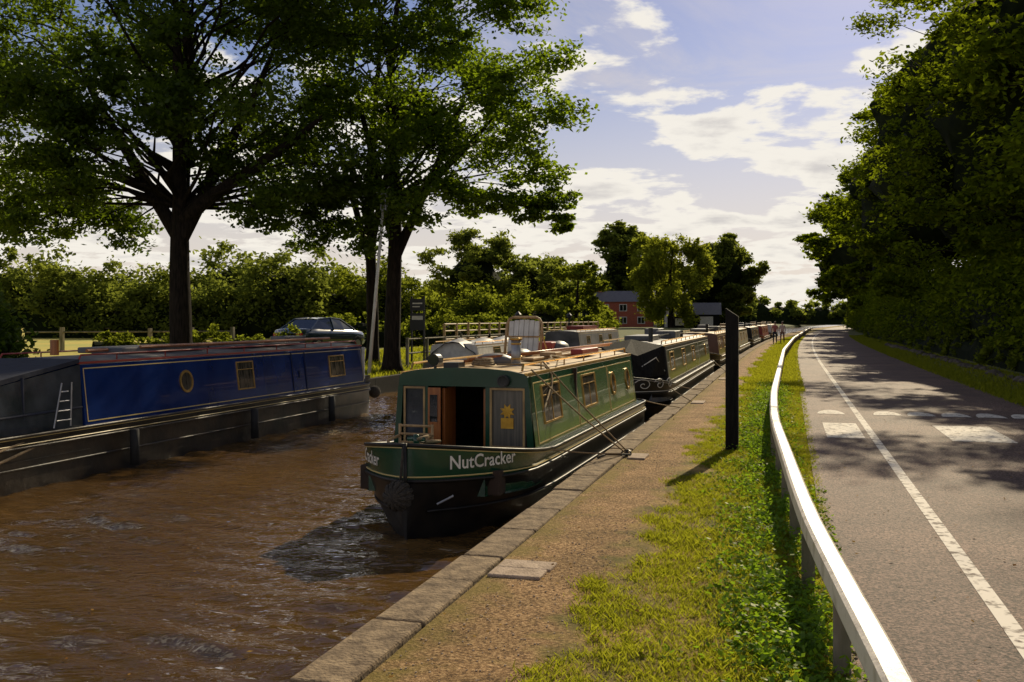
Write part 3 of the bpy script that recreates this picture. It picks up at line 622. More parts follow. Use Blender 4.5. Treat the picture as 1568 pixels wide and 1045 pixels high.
for nme,y0,L,mm in specs:
    dx=(offx(y0+L)-offx(y0)); ang=-math.atan2(dx,L)
    E,I=nb(nme,offx(y0),y0,L,ang,2.0,L-1.4,mm,wins=tuple((a,.9,1.3,.48) for a in (3.2,6.2,9.2) if a<L-2.5),ports=(L-3.2,),zr=1.76)
    mb=MB(); mb.box(-.5,.2,4,6.5,1.8,1.93); mb.box(-.1,.5,7.5,9,1.8,2.02); mb.box(-.55,-.1,8.3,9.6,1.8,2.08); mb.obj('roof_boxes',random.choice([M['tarp'],M['pine'],M['greyroof']]),E,bevel=.02)
    mb=MB(); mb.tube([(.3,3.4,1.76),(.3,3.4,2.15)],.06,10); mb.tube([(.1,5,1.9),(.5,9.5,1.94)],.025,6)
    for i in range(3): mb.tube([(-.3+.3*i,9.8+.4*i,1.78),(-.3+.3*i,9.8+.4*i,2.0)],.12,8)
    mb.obj('chimney_pole_and_plant_pots',M['black'],E)
    if nme=='black_narrowboat':
        mb=MB()
        for s in (1,-1):
            mb.add([(s*.62,.9,1.0),(s*.88,1.98,1.0),(s*.8,1.98,1.72),(s*.3,1.0,1.5)],[(0,1,2,3)]); mb.add([(s*.3,1.0,1.5),(s*.8,1.98,1.72),(0,1.98,1.88),(0,.95,1.6)],[(0,1,2,3)])
        mb.add([(-.62,.9,1.0),(.62,.9,1.0),(.3,1.0,1.5),(0,.95,1.6),(-.3,1.0,1.5)],[(0,1,2,3,4)])
        mb.obj('cratch_cover',M['blackwood'],E)
        mb=MB()
        for cxy in (.35,.8,1.3):
            mb.tube([(I['wd'](cxy+.0+.13*t/6*math.cos(t))+.02,cxy+.13*t/6*math.cos(t),.84+.1*t/6*math.sin(t)) for t in np.linspace(.5,9,22)],.010,5)
        mb.tube([(.42,.93,1.25),(.7,1.4,1.45),(.78,1.8,1.2),(.85,1.9,1.1)],.012,5)
        mb.obj('bow_scrollwork',M['whitep'],E)
    mb=MB(); mb.tube([(0,L-.3,.7),(0,L-.3,1.35),(0,L-1,1.45)],.025,6); mb.obj('tiller',M['gold'],E)
ropes('mooring_line',[[(-2.9,20.0,.38),(-2.3,22.2,.04)],[(-2.95,24.6,.4),(-2.2,23.8,.04)],[(-2.95,25.0,.4),(-2.2,27.5,.04)],[(-2.8,39,.4),(-2.2,37.5,.04)]],.012,M['rope'])

mF=mk2(M['hull'],M['tarp'],M['whitep'],M['tarp'],M['black'])
E,I=nb('tarpaulined_boat',-11.3,31.5,10,0,1.6,9,mF,wins=((4,.9,1.2,.35),(6.5,.9,1.2,.35)),zr=1.5)
V=[];F=[]
for i in range(9):
    y=1.4+i*.95
    for j in range(9):
        t=j/8*2-1; V.append((t*1.0,y,.95+(1-abs(t)**1.6)*(.66+.10*math.sin(i*2.1))+.04*math.sin(j*3+i)))
for i in range(8):
    for j in range(8): F.append((i*9+j,i*9+j+1,i*9+j+10,i*9+j+9))
obj('tarpaulin',V,F,M['tarp'],E,smooth=True)
mF=mk2(M['hull'],M['black'],M['tarp'],M['greyroof'],M['cream'])
E,I=nb('grey_narrowboat',-10.9,47,15,0,1.6,13.6,mF,wins=((4,.9,1.3,.4),(7.5,.9,1.3,.4),(10.5,.9,1.3,.4)),zr=1.75)
mb=MB(); mb.box(-.5,.4,5,9,1.8,2.0); mb.obj('roof_boxes',M['redox'],E)

# ---------------------------------------------------------------- trees
def make_tree(name,x,y,z0,H,tr,cz0,cz1,R,ncl,leaf=.11,lm='leaf',subs=12,per=55,seed=1,lean=(0,0),extra=(),rcr=(.18,.32),forkh=.25,Ry=None,droop=0,wood=True,flat=.5,dens_in=.35,forks=(),core=0):
    r=np.random.default_rng(seed); E=empty(name,(x,y,z0)); Ry=Ry or R
    cl=[]
    for i in range(ncl):
        d=r.normal(size=3); d/=np.linalg.norm(d); k=(dens_in+(1-dens_in)*r.random()**.6)
        c=np.array([lean[0]*.8+d[0]*R*k,lean[1]*.8+d[1]*Ry*k,(cz0+cz1)/2+d[2]*(cz1-cz0)/2*k]); cl.append((c,R*r.uniform(*rcr)))
    for (a,b,c,q) in extra: cl.append((np.array([a,b,c]),q))
    th=H*.8
    def tp(z): t=min(z/th,1); return Vector((lean[0]*t*t*.8+.25*math.sin(z*.5+seed)*t,lean[1]*t*t*.8+.25*math.cos(z*.43+seed)*t,z))
    mb=MB(); zs=[0,.25,.8]+list(np.linspace(1.6,th,10)); mb.tube([tp(z) for z in zs],[tr*1.5,tr*1.2,tr]+[tr*(1-.8*k/9) for k in range(10)],10)
    for (fz,dx,dy,dz) in forks:
        s=tp(fz); mb.tube([s+Vector((0,0,-.3)),s+Vector((dx*.18,dy*.18,dz*.12)),s+Vector((dx*.5,dy*.5,dz*.45)),s+Vector((dx*.8,dy*.8,dz*.75)),s+Vector((dx,dy,dz))],[tr*.75,tr*.62,tr*.5,tr*.34,tr*.15],8,False)
    C=[];Rn=[]
    for c,rc in cl:
        c=Vector(c); hd=math.hypot(c.x,c.y); zf=max(H*forkh,min(th*.95,c.z-hd*r.uniform(.35,.8))); s=tp(zf)
        mid=s.lerp(c,.5)+Vector((r.normal()*.4,r.normal()*.4,hd*.10)); 
        if wood:
            q=s.lerp(c,.25)+Vector((r.normal()*.2,r.normal()*.2,hd*.05)); q2=mid.lerp(c,.5)+Vector((r.normal()*.2,r.normal()*.2,hd*.03)); rr=max(.020,tr*.20*(1-.5*zf/th)*min(1,rc/1.5+.2)); mb.tube([s,q,mid,q2,c],[rr*1.5,rr,rr*.7,rr*.5,rr*.3],6,False)
        for k in range(subs):
            d=r.normal(size=3); d/=np.linalg.norm(d); sc=np.array(c)+d*rc*r.random()**.35*np.array([1,1,.7])
            if droop: sc[2]-=droop*r.random()*rc
            if wood and k%2==0: mb.tube([c,Vector(sc)],[.022,.008],4,False)
            m_=int(per*r.uniform(.5,1.4)); sg=rc*r.uniform(.14,.28)
            P=sc+r.normal(size=(m_,3))*sg*np.array([1.1,1.1,.5+droop*.6]); C.append(P); Rn.append(np.clip(r.random()*.5+r.random(m_)*.5,0,1))
    mb.obj('trunk_and_limbs',M['bark'],E,smooth=True)
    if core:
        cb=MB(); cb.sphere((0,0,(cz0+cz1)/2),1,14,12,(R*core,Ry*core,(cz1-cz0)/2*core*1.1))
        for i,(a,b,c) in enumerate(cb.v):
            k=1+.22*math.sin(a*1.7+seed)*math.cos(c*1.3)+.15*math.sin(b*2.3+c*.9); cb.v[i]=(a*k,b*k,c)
        cb.obj('crown_shade_core',M['core'],E,smooth=True)  # dark lump added inside the crown, coloured near black as its inner shade
    C=np.concatenate(C); leaves('crown_foliage',C,leaf,M[lm],E,np.concatenate(Rn),flat=flat)
    return E
er=np.random.default_rng(77)
ex=[(er.uniform(-9,7.5),er.uniform(-4,3.5),er.uniform(5.6,12.5),er.uniform(1.2,1.9)) for _ in range(40)]
ex+=[(er.uniform(-9,-2),er.uniform(-3,3),er.uniform(4.0,5.6),er.uniform(.8,1.2)) for _ in range(9)]+[(er.uniform(2.5,7),er.uniform(-3,3),er.uniform(4.2,6),er.uniform(.8,1.3)) for _ in range(9)]
ex+=[(er.uniform(-5,3.5),er.uniform(-4,-1),er.uniform(6.3,10),er.uniform(.8,1.3)) for _ in range(16)]
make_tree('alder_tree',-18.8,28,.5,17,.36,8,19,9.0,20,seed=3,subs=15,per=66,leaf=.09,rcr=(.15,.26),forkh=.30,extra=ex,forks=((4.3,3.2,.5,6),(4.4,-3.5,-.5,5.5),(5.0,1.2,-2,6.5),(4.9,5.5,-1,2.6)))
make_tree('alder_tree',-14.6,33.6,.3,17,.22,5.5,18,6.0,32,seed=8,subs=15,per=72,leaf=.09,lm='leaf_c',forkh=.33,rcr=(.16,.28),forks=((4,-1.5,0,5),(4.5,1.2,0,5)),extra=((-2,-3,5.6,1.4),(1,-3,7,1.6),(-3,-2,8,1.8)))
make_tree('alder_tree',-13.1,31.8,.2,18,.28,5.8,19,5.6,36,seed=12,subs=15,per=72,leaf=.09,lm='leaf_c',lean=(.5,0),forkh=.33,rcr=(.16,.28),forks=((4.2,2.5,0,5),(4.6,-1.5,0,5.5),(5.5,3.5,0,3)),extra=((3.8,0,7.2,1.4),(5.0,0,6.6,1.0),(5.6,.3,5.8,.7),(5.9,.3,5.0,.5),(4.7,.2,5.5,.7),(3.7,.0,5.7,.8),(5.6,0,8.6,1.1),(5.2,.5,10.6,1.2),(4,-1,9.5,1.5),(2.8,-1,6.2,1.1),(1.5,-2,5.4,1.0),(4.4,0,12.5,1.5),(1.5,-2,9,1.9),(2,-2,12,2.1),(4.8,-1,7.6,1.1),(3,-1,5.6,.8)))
make_tree('alder_tree',-31,28,.6,16,.35,3.5,17,7.5,26,seed=15,subs=12,per=55,leaf=.12)
rt=[(8.6,5,15,5.2,14,.13,0),(8.8,12,16,5.6,24,.13,0),(8.8,20.5,18,5.8,30,.12,0),(10.2,30,20,6.4,34,.12,.35),(10.8,41,20,6.6,38,.13,.5),(11,52,21,7.0,42,.14,.55),(11,63,22,7.2,42,.15,.62),(10.6,75,23,7.4,38,.18,.62),(10.5,89,21,7.2,34,.2,.62),(10.5,104,21,7.0,32,.23,.62),(10.5,122,20,7.2,28,.27,.62),(11,142,20,7.6,26,.31,.62),(11,165,20,7.6,26,.35,.62),(10.5,190,20,8,24,.4,.62)]
for i,(x,y,h,r,n,lf,co_) in enumerate(rt):
    make_tree('lime_tree',x,y,.3,h,.35,2.4 if y>35 else 5.2,h+1,r,n,lm='leaf_r',seed=30+i,subs=13,per=50,leaf=lf,wood=(20<y<80),rcr=(.15,.29),flat=.8,core=co_)
def hedge(name,path,h,dep,n,leaf,lm,z0=0,core=True,seed=0,lump=.35,cs=.2,per=70,corek=.7):
    r=np.random.default_rng(seed+100); E=empty(name); P=np.array(path,float); seg=np.linalg.norm(np.diff(P,axis=0),axis=1); S_=np.concatenate([[0],np.cumsum(seg)])
    kk=r.uniform(0,6.28,8); fr=np.array([.35,.8,1.7,3.3])*4/h
    def hl(s): return h*(1+lump*(.5*np.sin(s*fr[0]+kk[0])+.45*np.sin(s*fr[1]+kk[1])*np.sin(s*fr[0]*.6+kk[4])+.3*np.sin(s*fr[2]+kk[2])))
    ncl=int(n/per); s=r.uniform(0,S_[-1],ncl); px=np.interp(s,S_,P[:,0]); py=np.interp(s,S_,P[:,1])
    i=np.clip(np.searchsorted(S_,s)-1,0,len(seg)-1); d=np.diff(P,axis=0)/seg[:,None]; nx=-d[i,1];ny=d[i,0]
    a=r.uniform(0,math.pi,ncl); k=r.uniform(.7,1.0,ncl); u=np.cos(a)*dep*k*(1+.3*r.normal(size=ncl)*lump); z=np.sin(a)**.6*hl(s)*k*(1+.12*r.normal(size=ncl))
    C=np.stack([px+nx*u,py+ny*u,z0+z],1); rc=h*cs*r.uniform(.4,1.1,ncl); rn=r.random(ncl)
    D=r.normal(size=(ncl*per,3)); C2=np.repeat(C,per,0)+D*np.repeat(rc,per)[:,None]*np.array([.55,.55,.42])
    rr=np.clip(np.repeat(rn,per)*.55+r.random(ncl*per)*.45,0,1); kq=C2[:,2]>z0-.1
    leaves('hedge_foliage',C2[kq],leaf,M[lm],E,rr[kq],flat=.5)
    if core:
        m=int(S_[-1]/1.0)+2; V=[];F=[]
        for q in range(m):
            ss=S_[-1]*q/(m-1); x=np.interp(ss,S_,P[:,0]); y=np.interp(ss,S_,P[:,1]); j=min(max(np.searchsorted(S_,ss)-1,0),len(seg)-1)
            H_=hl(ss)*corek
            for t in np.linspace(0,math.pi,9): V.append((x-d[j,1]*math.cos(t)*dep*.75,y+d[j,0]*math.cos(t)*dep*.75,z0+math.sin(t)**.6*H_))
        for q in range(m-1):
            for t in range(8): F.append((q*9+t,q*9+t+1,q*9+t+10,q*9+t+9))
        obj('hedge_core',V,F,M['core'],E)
    return E
hedge('roadside_hedge',[(9.8,24),(9.6,40),(9.5,70),(9.6,100),(10.7,140),(12.7,200)],4.8,1.9,85000,.12,'leaf_r',.2,seed=1)
hedge('roadside_thicket',[(13.5,24),(13.5,50),(14,80)],9.0,2.2,30000,.2,'leaf_r',.2,seed=21)
hedge('roadside_undergrowth',[(8.0,18),(7.9,60),(8.1,110)],1.1,.6,26000,.08,'leaf_hedge',.15,seed=5,lump=.5)
hedge('bank_hedge',[(-24.5,31),(-22,33.5),(-18.5,35.5)],.85,.7,12000,.06,'leaf_hedge',.5,seed=2)
hedge('bank_hedge',[(-21,44),(-18.5,50),(-17.5,60)],1.5,.9,14000,.09,'leaf_hedge',.5,seed=12)
hedge('field_hedge',[(-52,60),(-40,62),(-32,65)],4.6,2.4,26000,.17,'leaf_far',.5,seed=3,lump=.5)
hedge('field_hedge',[(-33,68),(-26,71),(-20,75)],3.8,2.2,22000,.15,'leaf_hedge',.5,seed=13,lump=.5)
hedge('field_hedge',[(-21,80),(-20,100),(-22,120)],2.6,2.0,20000,.17,'leaf_hedge',.4,seed=14,lump=.5)
hedge('near_bank_bush',[(-19.6,18.6),(-18.3,20.2)],2.5,1.2,9000,.08,'leaf',.4,seed=9)
hedge('field_shrub',[(-75,88),(-72,90)],3.0,2.2,5000,.18,'leaf_hedge',.5,seed=19)
hedge('distant_woodland',[(-170,110),(-114,124),(-76,136),(-40,160),(-25,215)],9.0,6,70000,.42,'leaf_far',.4,seed=4,lump=.45,cs=.22)
hedge('distant_woodland',[(-40,260),(0,290),(30,300),(80,290)],7,6,14000,.7,'leaf_far',.2,seed=6,lump=.3)
make_tree('ash_tree',-33.5,105,.4,10,.3,0,11,5.4,34,lm='leaf_far',seed=60,leaf=.2,wood=False,subs=14,core=.5)
make_tree('ash_tree',-26.5,108,.4,8,.3,0,8.6,4.6,26,lm='leaf_far',seed=61,leaf=.2,wood=False,subs=14,core=.5)
make_tree('maple_tree',-19.5,93,.3,8,.2,.5,7.4,2.8,24,lm='leaf_hedge',seed=62,leaf=.17,wood=False)
make_tree('ash_tree',-30,188,.3,20,.5,0,20,7.5,54,lm='leaf_far',seed=63,leaf=.38,wood=False,subs=15,core=.5)
make_tree('willow_tree',-17.0,151,.3,15,.4,2,15.0,5.4,38,lm='leaf_will',seed=64,leaf=.24,wood=False,droop=1.2,subs=14)
make_tree('willow_tree',-24,182,.3,17,.4,3,18.5,5.4,32,lm='leaf_will',seed=65,leaf=.28,wood=False,droop=1.2,subs=14)
make_tree('ash_tree',-11.0,174,.3,17,.5,-2,17.5,6.4,66,lm='leaf_far',seed=66,leaf=.36,wood=False,subs=15,core=.5)
make_tree('ash_tree',-42,175,.3,12,.4,0,13,6,26,lm='leaf_far',seed=67,leaf=.35,wood=False)

# ---------------------------------------------------------------- brick house
E=empty('brick_house',(-27,169,.2),math.radians(6))
mb=MB(); mb.box(-5,5,-3.5,3.5,0,4.7); mb.add([(-5,-3.5,4.7),(-5,3.5,4.7),(-5,0,6.4),(5,-3.5,4.7),(5,3.5,4.7),(5,0,6.4)],[(0,2,1),(3,4,5)]); mb.obj('walls',M['brick'],E)
mb=MB(); mb.add([(-5.3,-3.8,4.6),(5.3,-3.8,4.6),(5.3,0,6.5),(-5.3,0,6.5),(5.3,3.8,4.6),(-5.3,3.8,4.6)],[(0,1,2,3),(3,2,4,5)]); mb.obj('roof',M['slate'],E)
mb=MB(); mb.box(-4.4,-3.6,-.4,.4,5.8,7.4); mb.box(3.4,4.2,-.4,.4,5.8,7.4); mb.obj('chimneys',M['brick'],E)
mb=MB()
for x in (-3,0,3):
    for z in (.9,3.0): mb.box(x-.65,x+.65,-3.56,-3.5,z,z+1.2)
mb.obj('window_frames',M['whitep'],E)
mb=MB()
for x in (-3,0,3):
    for z in (.9,3.0): mb.box(x-.52,x-.05,-3.6,-3.56,z+.12,z+1.08); mb.box(x+.05,x+.52,-3.6,-3.56,z+.12,z+1.08)
mb.obj('window_panes',M['glass'],E)
mb=MB(); mb.box(5.0,9,-2.5,2.5,0,2.9); mb.obj('white_extension',M['whitep'],E)
mb=MB(); mb.add([(5.02,-2.8,2.8),(9.3,-2.8,2.8),(9.3,0,4.2),(5.02,0,4.2),(9.3,2.8,2.8),(5.02,2.8,2.8)],[(0,1,2,3),(3,2,4,5)]); mb.obj('extension_roof',M['slate'],E)
mb=MB(); mb.box(6,6.8,-2.55,-2.5,.1,2.1); mb.box(7.4,8.4,-2.55,-2.5,1,2); mb.obj('door_and_window',M['glass'],E)
E=empty('boatyard_shed',(-14.5,160,.1),math.radians(5))
mb=MB(); mb.box(-4,4,-3,3,0,2.6); mb.obj('walls',M['blackwood'],E)
mb=MB(); mb.add([(-4.3,-3.3,2.5),(4.3,-3.3,2.5),(4.3,0,4.4),(-4.3,0,4.4),(4.3,3.3,2.5),(-4.3,3.3,2.5)],[(0,1,2,3),(3,2,4,5)]); mb.add([(-4,-3,2.6),(-4,3,2.6),(-4,0,4.35)],[(0,2,1)]);mb.obj('roof',M['slate'],E)
mb=MB(); mb.box(-2.8,-1.4,-3.06,-3.0,.8,1.9); mb.box(1,3,-3.06,-3.0,.1,2.2); mb.obj('windows_and_doors',M['whitep'],E)

# ---------------------------------------------------------------- car
E=empty('parked_car',(-19.4,39.2,.58),math.radians(-12))
st=[(-2.22,.62,.45,.78),(-2.15,.78,.32,.93),(-1.9,.86,.25,.98),(-1.3,.89,.22,.98),(0,.90,.22,.94),(1.1,.89,.22,.92),(1.8,.86,.25,.84),(2.12,.76,.32,.72),(2.22,.58,.42,.62)]
V=[];F=[]
for (y,w,zb_,zt_) in st:
    mz=(zb_+zt_)/2; V+=[(-w*.92,y,zb_),(-w,y,mz-.05),(-w*.985,y,mz+.12),(-w*.93,y,zt_),(-w*.5,y,zt_+.03),(w*.5,y,zt_+.03),(w*.93,y,zt_),(w*.985,y,mz+.12),(w,y,mz-.05),(w*.92,y,zb_)]
for i in range(len(st)-1):
    for k in range(10): F.append((i*10+k,i*10+(k+1)%10,(i+1)*10+(k+1)%10,(i+1)*10+k))
F.append(tuple(range(10))); F.append(tuple((len(st)-1)*10+k for k in range(9,-1,-1)))
obj('body',V,F,M['carp'],E,smooth=True,bevel=0)
g=[(-1.75,.95,.82),(-1.0,1.39,.62),(-.2,1.44,.62),(.45,1.38,.62),(1.25,.93,.80)]
V=[]
for y,z,w in g: V+=[(-w,y,z),(w,y,z)]
V+=[( -.84,-.9,.96),(-.84,-.2,.96),(-.84,.45,.95),(.84,-.9,.96),(.84,-.2,.96),(.84,.45,.95)]
obj('glasshouse',V,[(0,1,3,2),(6,7,9,8),(0,2,10),(2,4,11,10),(4,6,12,11),(6,8,12),(1,13,3),(3,13,14,5),(5,14,15,7),(7,15,9)],M['glass'],E)
obj('roof_panel',[(-.63,-1.02,1.395),(.63,-1.02,1.395),(.63,-.2,1.45),(-.63,-.2,1.45),(.63,.47,1.39),(-.63,.47,1.39),(0,-.2,1.47)],[(0,1,2,6,3),(3,6,2,4,5)],M['carp'],E)
mb=MB()
for s in (1,-1):
    mb.tube([(s*.83,-1.75,.95),(s*.63,-1.0,1.40),(s*.63,-.2,1.45),(s*.63,.45,1.39),(s*.81,1.25,.94)],.03,6); mb.tube([(s*.85,-.25,.95),(s*.64,-.22,1.43)],.03,6)
mb.obj('pillars',M['carp'],E)
mb=MB()
for s in (1,-1):
    for y in (-1.35,1.35): mb.tube([(s*.72,y,.31),(s*.91,y,.31)],.32,18)
mb.obj('tyres',M['tyre'],E)
mb=MB()
for s in (1,-1):
    for y in (-1.35,1.35): mb.tube([(s*.90,y,.31),(s*.925,y,.31)],.2,14)
mb.obj('wheels',M['steel'],E)
mb=MB(); mb.box(.45,.75,-2.25,-2.17,.68,.82); mb.box(-.75,-.45,-2.25,-2.17,.68,.82); mb.obj('tail_lamps',M['lampred'],E)
mb=MB(); mb.box(-.26,.26,-2.26,-2.23,.5,.61); mb.obj('number_plate',M['yellow'],E)
E=empty('tractor',(-90,105,.6),.6)
mb=MB(); mb.box(-.5,.5,-.3,2.2,.9,1.7); mb.obj('bonnet',M['cyan'],E,bevel=.1)
mb=MB(); mb.box(-.75,.75,-1.8,-.3,1.0,2.6); mb.obj('cab',M['glass'],E,bevel=.1)
mb=MB(); mb.box(-.85,.85,-1.9,-.2,2.6,2.75); mb.obj('cab_roof',M['cyan'],E,bevel=.05)
mb=MB()
for s in (1,-1): mb.tube([(s*.7,-1.2,.85),(s*1.1,-1.2,.85)],.85,18); mb.tube([(s*.6,1.7,.5),(s*.9,1.7,.5)],.5,16)
mb.obj('wheels',M['tyre'],E)

E=empty('lamp_pole',(-12.95,29.5,.1))
mb=MB(); mb.tube([(0,0,0),(.25,.05,3),(.5,.1,5.9)],[.06,.05,.04],10); mb.obj('pole',M['whitep'],E,smooth=True)
mb=MB(); mb.box(.40,.62,-.05,.15,5.3,5.95); mb.obj('floodlight',M['steel'],E,bevel=.02)
E=empty('canal_information_sign',(-13.6,35.6,.35))
mb=MB(); mb.box(-.28,-.22,-.03,.03,0,2.5); mb.box(.22,.28,-.03,.03,0,2.5); mb.obj('posts',M['black'],E)
mb=MB(); mb.box(-.3,.3,-.06,-.03,1.95,2.4); mb.box(-.3,.3,-.06,-.03,1.2,1.85); mb.obj('panels',M['black'],E)
mb=MB(); mb.box(-.2,.2,-.066,-.062,2.2,2.25); mb.box(-.2,.1,-.066,-.062,2.08,2.12);mb.box(-.22,.22,-.066,-.062,1.6,1.75); mb.obj('sign_text',M['whitep'],E)
def fence(name,path,z0,h,sp,m,rails=(.5,.95),pw=.05):
    mb=MB(); P=[Vector((*p,0)) for p in path]
    for a,b in zip(P[:-1],P[1:]):
        n=max(1,int((b-a).length/sp))
        for i in range(n+1):
            q=a.lerp(b,i/n); mb.box(q.x-pw,q.x+pw,q.y-pw,q.y+pw,z0,z0+h*random.uniform(.95,1.05))
        for r in rails: mb.tube([(a.x,a.y,z0+h*r),(b.x,b.y,z0+h*r)],.035,5)
    return mb.obj(name,m)
fence('field_post_fence',[(-36,30),(-27,35),(-23,38)],.6,1.0,1.6,M['post'],(.85,),.07)
fence('canalside_railing',[(-13.4,34),(-13.3,44),(-13.2,56),(-13,70)],.15,1.15,2,M['post'])
fence('garden_fence',[(-15.5,44),(-14.8,60),(-14,75)],.5,1.3,1.5,M['pine'],(.4,.7,.95),.05)
for (x,y) in ((-13.0,48),(-13.0,60)):
    E=empty('bollard_lamp',(x,y,.1)); mb=MB(); mb.tube([(0,0,0),(0,0,1.9)],.05,8); mb.sphere((0,0,2.0),.16,10,8); mb.tube([(0,0,2.1),(0,0,2.25)],[.18,.03],8); mb.obj('column',M['black'],E)
mb=MB(); y=17
while y<75:
    r=random.uniform(.14,.26); mb.sphere((6.75+random.uniform(-.1,.1),y,.1),r,7,5,(random.uniform(.8,1.1),random.uniform(1,1.6),random.uniform(.6,.9))); y+=random.uniform(.45,.8)
for i,(a,b,c) in enumerate(mb.v): mb.v[i]=(a+random.uniform(-.03,.03),b+random.uniform(-.03,.03),c+random.uniform(-.03,.03))
mb.obj('kerb_rocks',M['rock'])

# ---------------------------------------------------------------- people (skinned)
def person(name,x,y,rz,top,legs,stride=.25):
    E=empty(name,(x,y,.02),rz)
    skin=mat('skin_'+name,(.42,.24,.17),None,.6); tm=mat('top_'+name,top,None,.8); lm=mat('legs_'+name,legs,None,.8); hm=mat('hair_'+name,(.05,.03,.02),None,.7)
    def add(nm,v,e,r,m):
        me=bpy.data.meshes.new(nm); me.from_pydata(v,e,[]); o=bpy.data.objects.new(nm,me); COL.objects.link(o); o.parent=E
        bpy.context.view_layer.objects.active=o; o.modifiers.new('s','SKIN')
        if not me.skin_vertices: 
            with bpy.context.temp_override(object=o,active_object=o): bpy.ops.mesh.customdata_skin_add()
        for i,q in enumerate(r): me.skin_vertices[0].data[i].radius=q if hasattr(q,'__len__') else (q,q)
        me.skin_vertices[0].data[0].use_root=True
        sb=o.modifiers.new('u','SUBSURF'); sb.levels=2; sb.render_levels=2; me.materials.append(m)
    s=stride
    add('trousers',[(0,0,.92),(.1,0,.86),(.11,s*.5,.48),(.11,s*.6,.09),(-.1,0,.86),(-.11,-s*.2,.48),(-.11,-s*.9,.12)],[(0,1),(1,2),(2,3),(0,4),(4,5),(5,6)],[(.15,.11),.085,.06,.045,.085,.06,.045],lm)
    add('torso_and_arms',[(0,0,.9),(0,0,1.12),(0,0,1.34),(.17,0,1.40),(.23,-.03,1.14),(.22,.08,.93),(-.17,0,1.40),(-.23,.03,1.14),(-.22,.12,.93),(0,0,1.46)],[(0,1),(1,2),(2,3),(3,4),(4,5),(2,6),(6,7),(7,8),(2,9)],[(.16,.11),(.14,.10),(.17,.11),.06,.045,.032,.06,.045,.032,.055],tm)
    add('neck_and_head',[(0,0,1.44),(0,.01,1.52),(0,.02,1.60),(0,.02,1.69),(0,.115,1.60)],[(0,1),(1,2),(2,3),(2,4)],[.05,.055,(.075,.09),(.065,.08),.012],skin)
    mb=MB(); mb.sphere((0,-.01,1.66),.105,12,8,(.9,1,.9)); mb.obj('hair',hm,E,smooth=True)
    for sd,hx,hy in ((1,.22,.08),(-1,-.22,.12)):
        v=[(hx,hy,.94),(hx,hy+.015,.87)]; e=[(0,1)]; r=[(.028,.02),(.036,.018)]
        for k in range(4):
            n=len(v); ox=(k-1.5)*.02; L=(.055,.07,.065,.05)[k]; v+=[(hx+ox*.3,hy+.015+ox,.835),(hx,hy+.02+ox,.835-L)]; e+=[(1,n),(n,n+1)]; r+=[.009,.007]
        n=len(v); v+=[(hx-.01*sd,hy+.055,.87),(hx-.015*sd,hy+.065,.83)]; e+=[(1,n),(n,n+1)]; r+=[.01,.008]
        add('hand',v,e,r,skin)
    mb=MB()
    for xx,yy,z in ((.11,s*.6+.05,.05),(-.11,-s*.9+.05,.06)): mb.sphere((xx,yy,z),.06,10,6,(.8,2.1,.85))
    mb.obj('shoes',hm,E,smooth=True)
person('walking_man',-1.0,80,math.radians(180),(.45,.15,.13),(.03,.035,.06))
person('walking_woman',-.45,81,math.radians(175),(.5,.42,.38),(.2,.12,.1))

# ---------------------------------------------------------------- light, sky, camera
el=math.radians(31); az=math.radians(8)
sd=Vector((math.sin(az)*math.cos(el),math.cos(az)*math.cos(el),math.sin(el)))
l=bpy.data.lights.new('sun','SUN'); l.energy=5; l.angle=math.radians(.5); l.color=(1,.85,.58)
o=bpy.data.objects.new('sun',l); COL.objects.link(o); o.rotation_euler=sd.to_track_quat('Z','Y').to_euler()
w=bpy.data.worlds.new('World'); S.world=w; w.use_nodes=True; nt=w.node_tree; N=nt.nodes; L=nt.links; bg=N['Background']
sky=N.new('ShaderNodeTexSky'); sky.sky_type='NISHITA'; sky.sun_disc=False; sky.sun_elevation=el; sky.sun_rotation=az; sky.air_density=1.0; sky.dust_density=.5; sky.ozone_density=2
tint=N.new('ShaderNodeMix'); tint.data_type='RGBA'; tint.blend_type='MULTIPLY'; tint.inputs[0].default_value=1; L.new(sky.outputs[0],tint.inputs[6]); tint.inputs[7].default_value=(.74,.71,.86,1)
tc=N.new('ShaderNodeTexCoord'); sp=N.new('ShaderNodeSeparateXYZ'); L.new(tc.outputs['Generated'],sp.inputs[0])
def mth(op,a,b=None):
    n=N.new('ShaderNodeMath'); n.operation=op
    for i,q in enumerate((a,b)):
        if q is None: continue
        if isinstance(q,(int,float)): n.inputs[i].default_value=q
        else: L.new(q,n.inputs[i])
    return n.outputs[0]
def mr(v,a,b,c,d,sm=False):
    n=N.new('ShaderNodeMapRange'); n.inputs['From Min'].default_value=a; n.inputs['From Max'].default_value=b; n.inputs['To Min'].default_value=c; n.inputs['To Max'].default_value=d
    if sm: n.interpolation_type='SMOOTHSTEP'
    L.new(v,n.inputs['Value']); return n.outputs[0]
z=mth('MAXIMUM',sp.outputs[2],.0); zd=mth('ADD',z,.16)
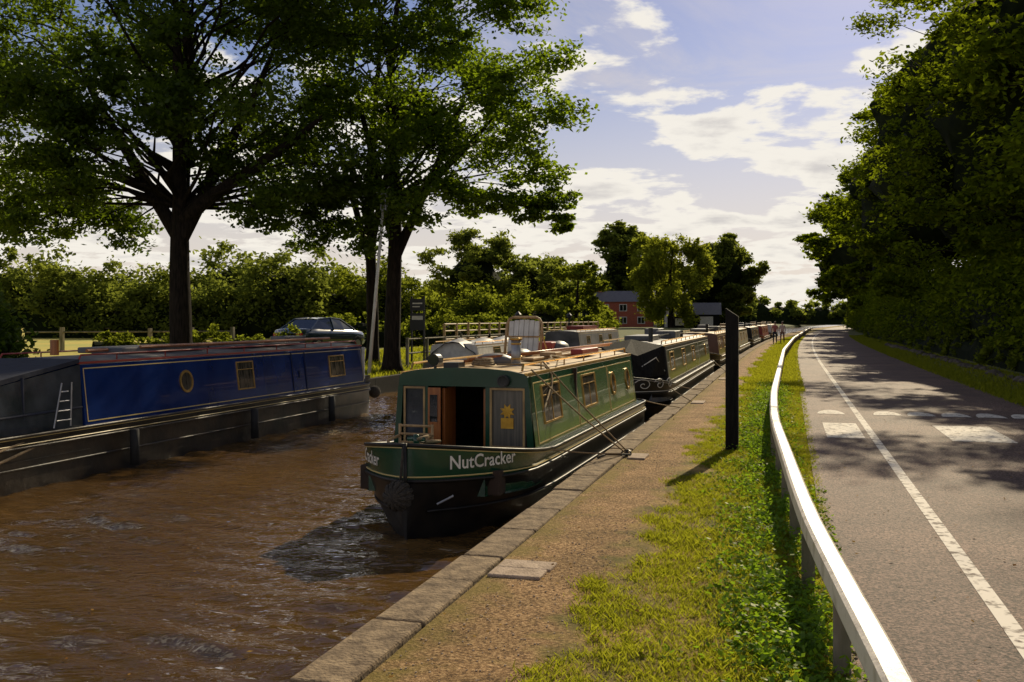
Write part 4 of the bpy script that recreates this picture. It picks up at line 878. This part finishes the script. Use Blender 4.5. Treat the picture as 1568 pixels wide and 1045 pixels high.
cx=mth('DIVIDE',sp.outputs[0],zd); cy=mth('DIVIDE',sp.outputs[1],zd); cb=N.new('ShaderNodeCombineXYZ'); L.new(cx,cb.inputs[0]); L.new(cy,cb.inputs[1])
n1=N.new('ShaderNodeTexNoise'); n1.inputs['Scale'].default_value=2.4; n1.inputs['Detail'].default_value=11; n1.inputs['Roughness'].default_value=.57; n1.inputs['Distortion'].default_value=.2; L.new(cb.outputs[0],n1.inputs['Vector'])
sm=mth('ADD',n1.outputs[0],mr(z,.04,.30,.115,-.01))
fac=mr(sm,.53,.595,0,1,True)
core=mr(sm,.62,.78,0,1,True)
cc=N.new('ShaderNodeMix'); cc.data_type='RGBA'; L.new(core,cc.inputs[0]); cc.inputs[6].default_value=(11.6,11.0,9.9,1); cc.inputs[7].default_value=(8.0,7.6,7.3,1)
n3=N.new('ShaderNodeTexNoise'); n3.inputs['Scale'].default_value=.9; n3.inputs['Detail'].default_value=8; n3.inputs['Roughness'].default_value=.65; n3.inputs['Distortion'].default_value=1.2; L.new(cb.outputs[0],n3.inputs['Vector'])
veil=mth('MULTIPLY',mr(n3.outputs[0],.42,.70,0,.6,True),mr(z,.1,.5,1,.5))
hz=N.new('ShaderNodeMix'); hz.data_type='RGBA'; L.new(mth('MAXIMUM',mr(z,.0,.29,.92,0,True),veil),hz.inputs[0]); L.new(tint.outputs[2],hz.inputs[6]); hz.inputs[7].default_value=(10.0,8.9,7.8,1)
mx=N.new('ShaderNodeMix'); mx.data_type='RGBA'; L.new(mth('MULTIPLY',fac,.95),mx.inputs[0]); L.new(hz.outputs[2],mx.inputs[6]); L.new(cc.outputs[2],mx.inputs[7])
L.new(mx.outputs[2],bg.inputs['Color']); bg.inputs['Strength'].default_value=.08

cam=bpy.data.cameras.new('camera'); cam.lens=35; cam.sensor_width=36; cam.clip_end=6000; cam.clip_start=.05
co=bpy.data.objects.new('camera',cam); COL.objects.link(co); co.location=(0,0,2.0)
cam.shift_y=-34.5/1568
co.rotation_euler=(math.radians(90),0,math.radians(15.51)); S.camera=co
S.view_settings.view_transform='Standard'; S.view_settings.look='None'; S.view_settings.exposure=0
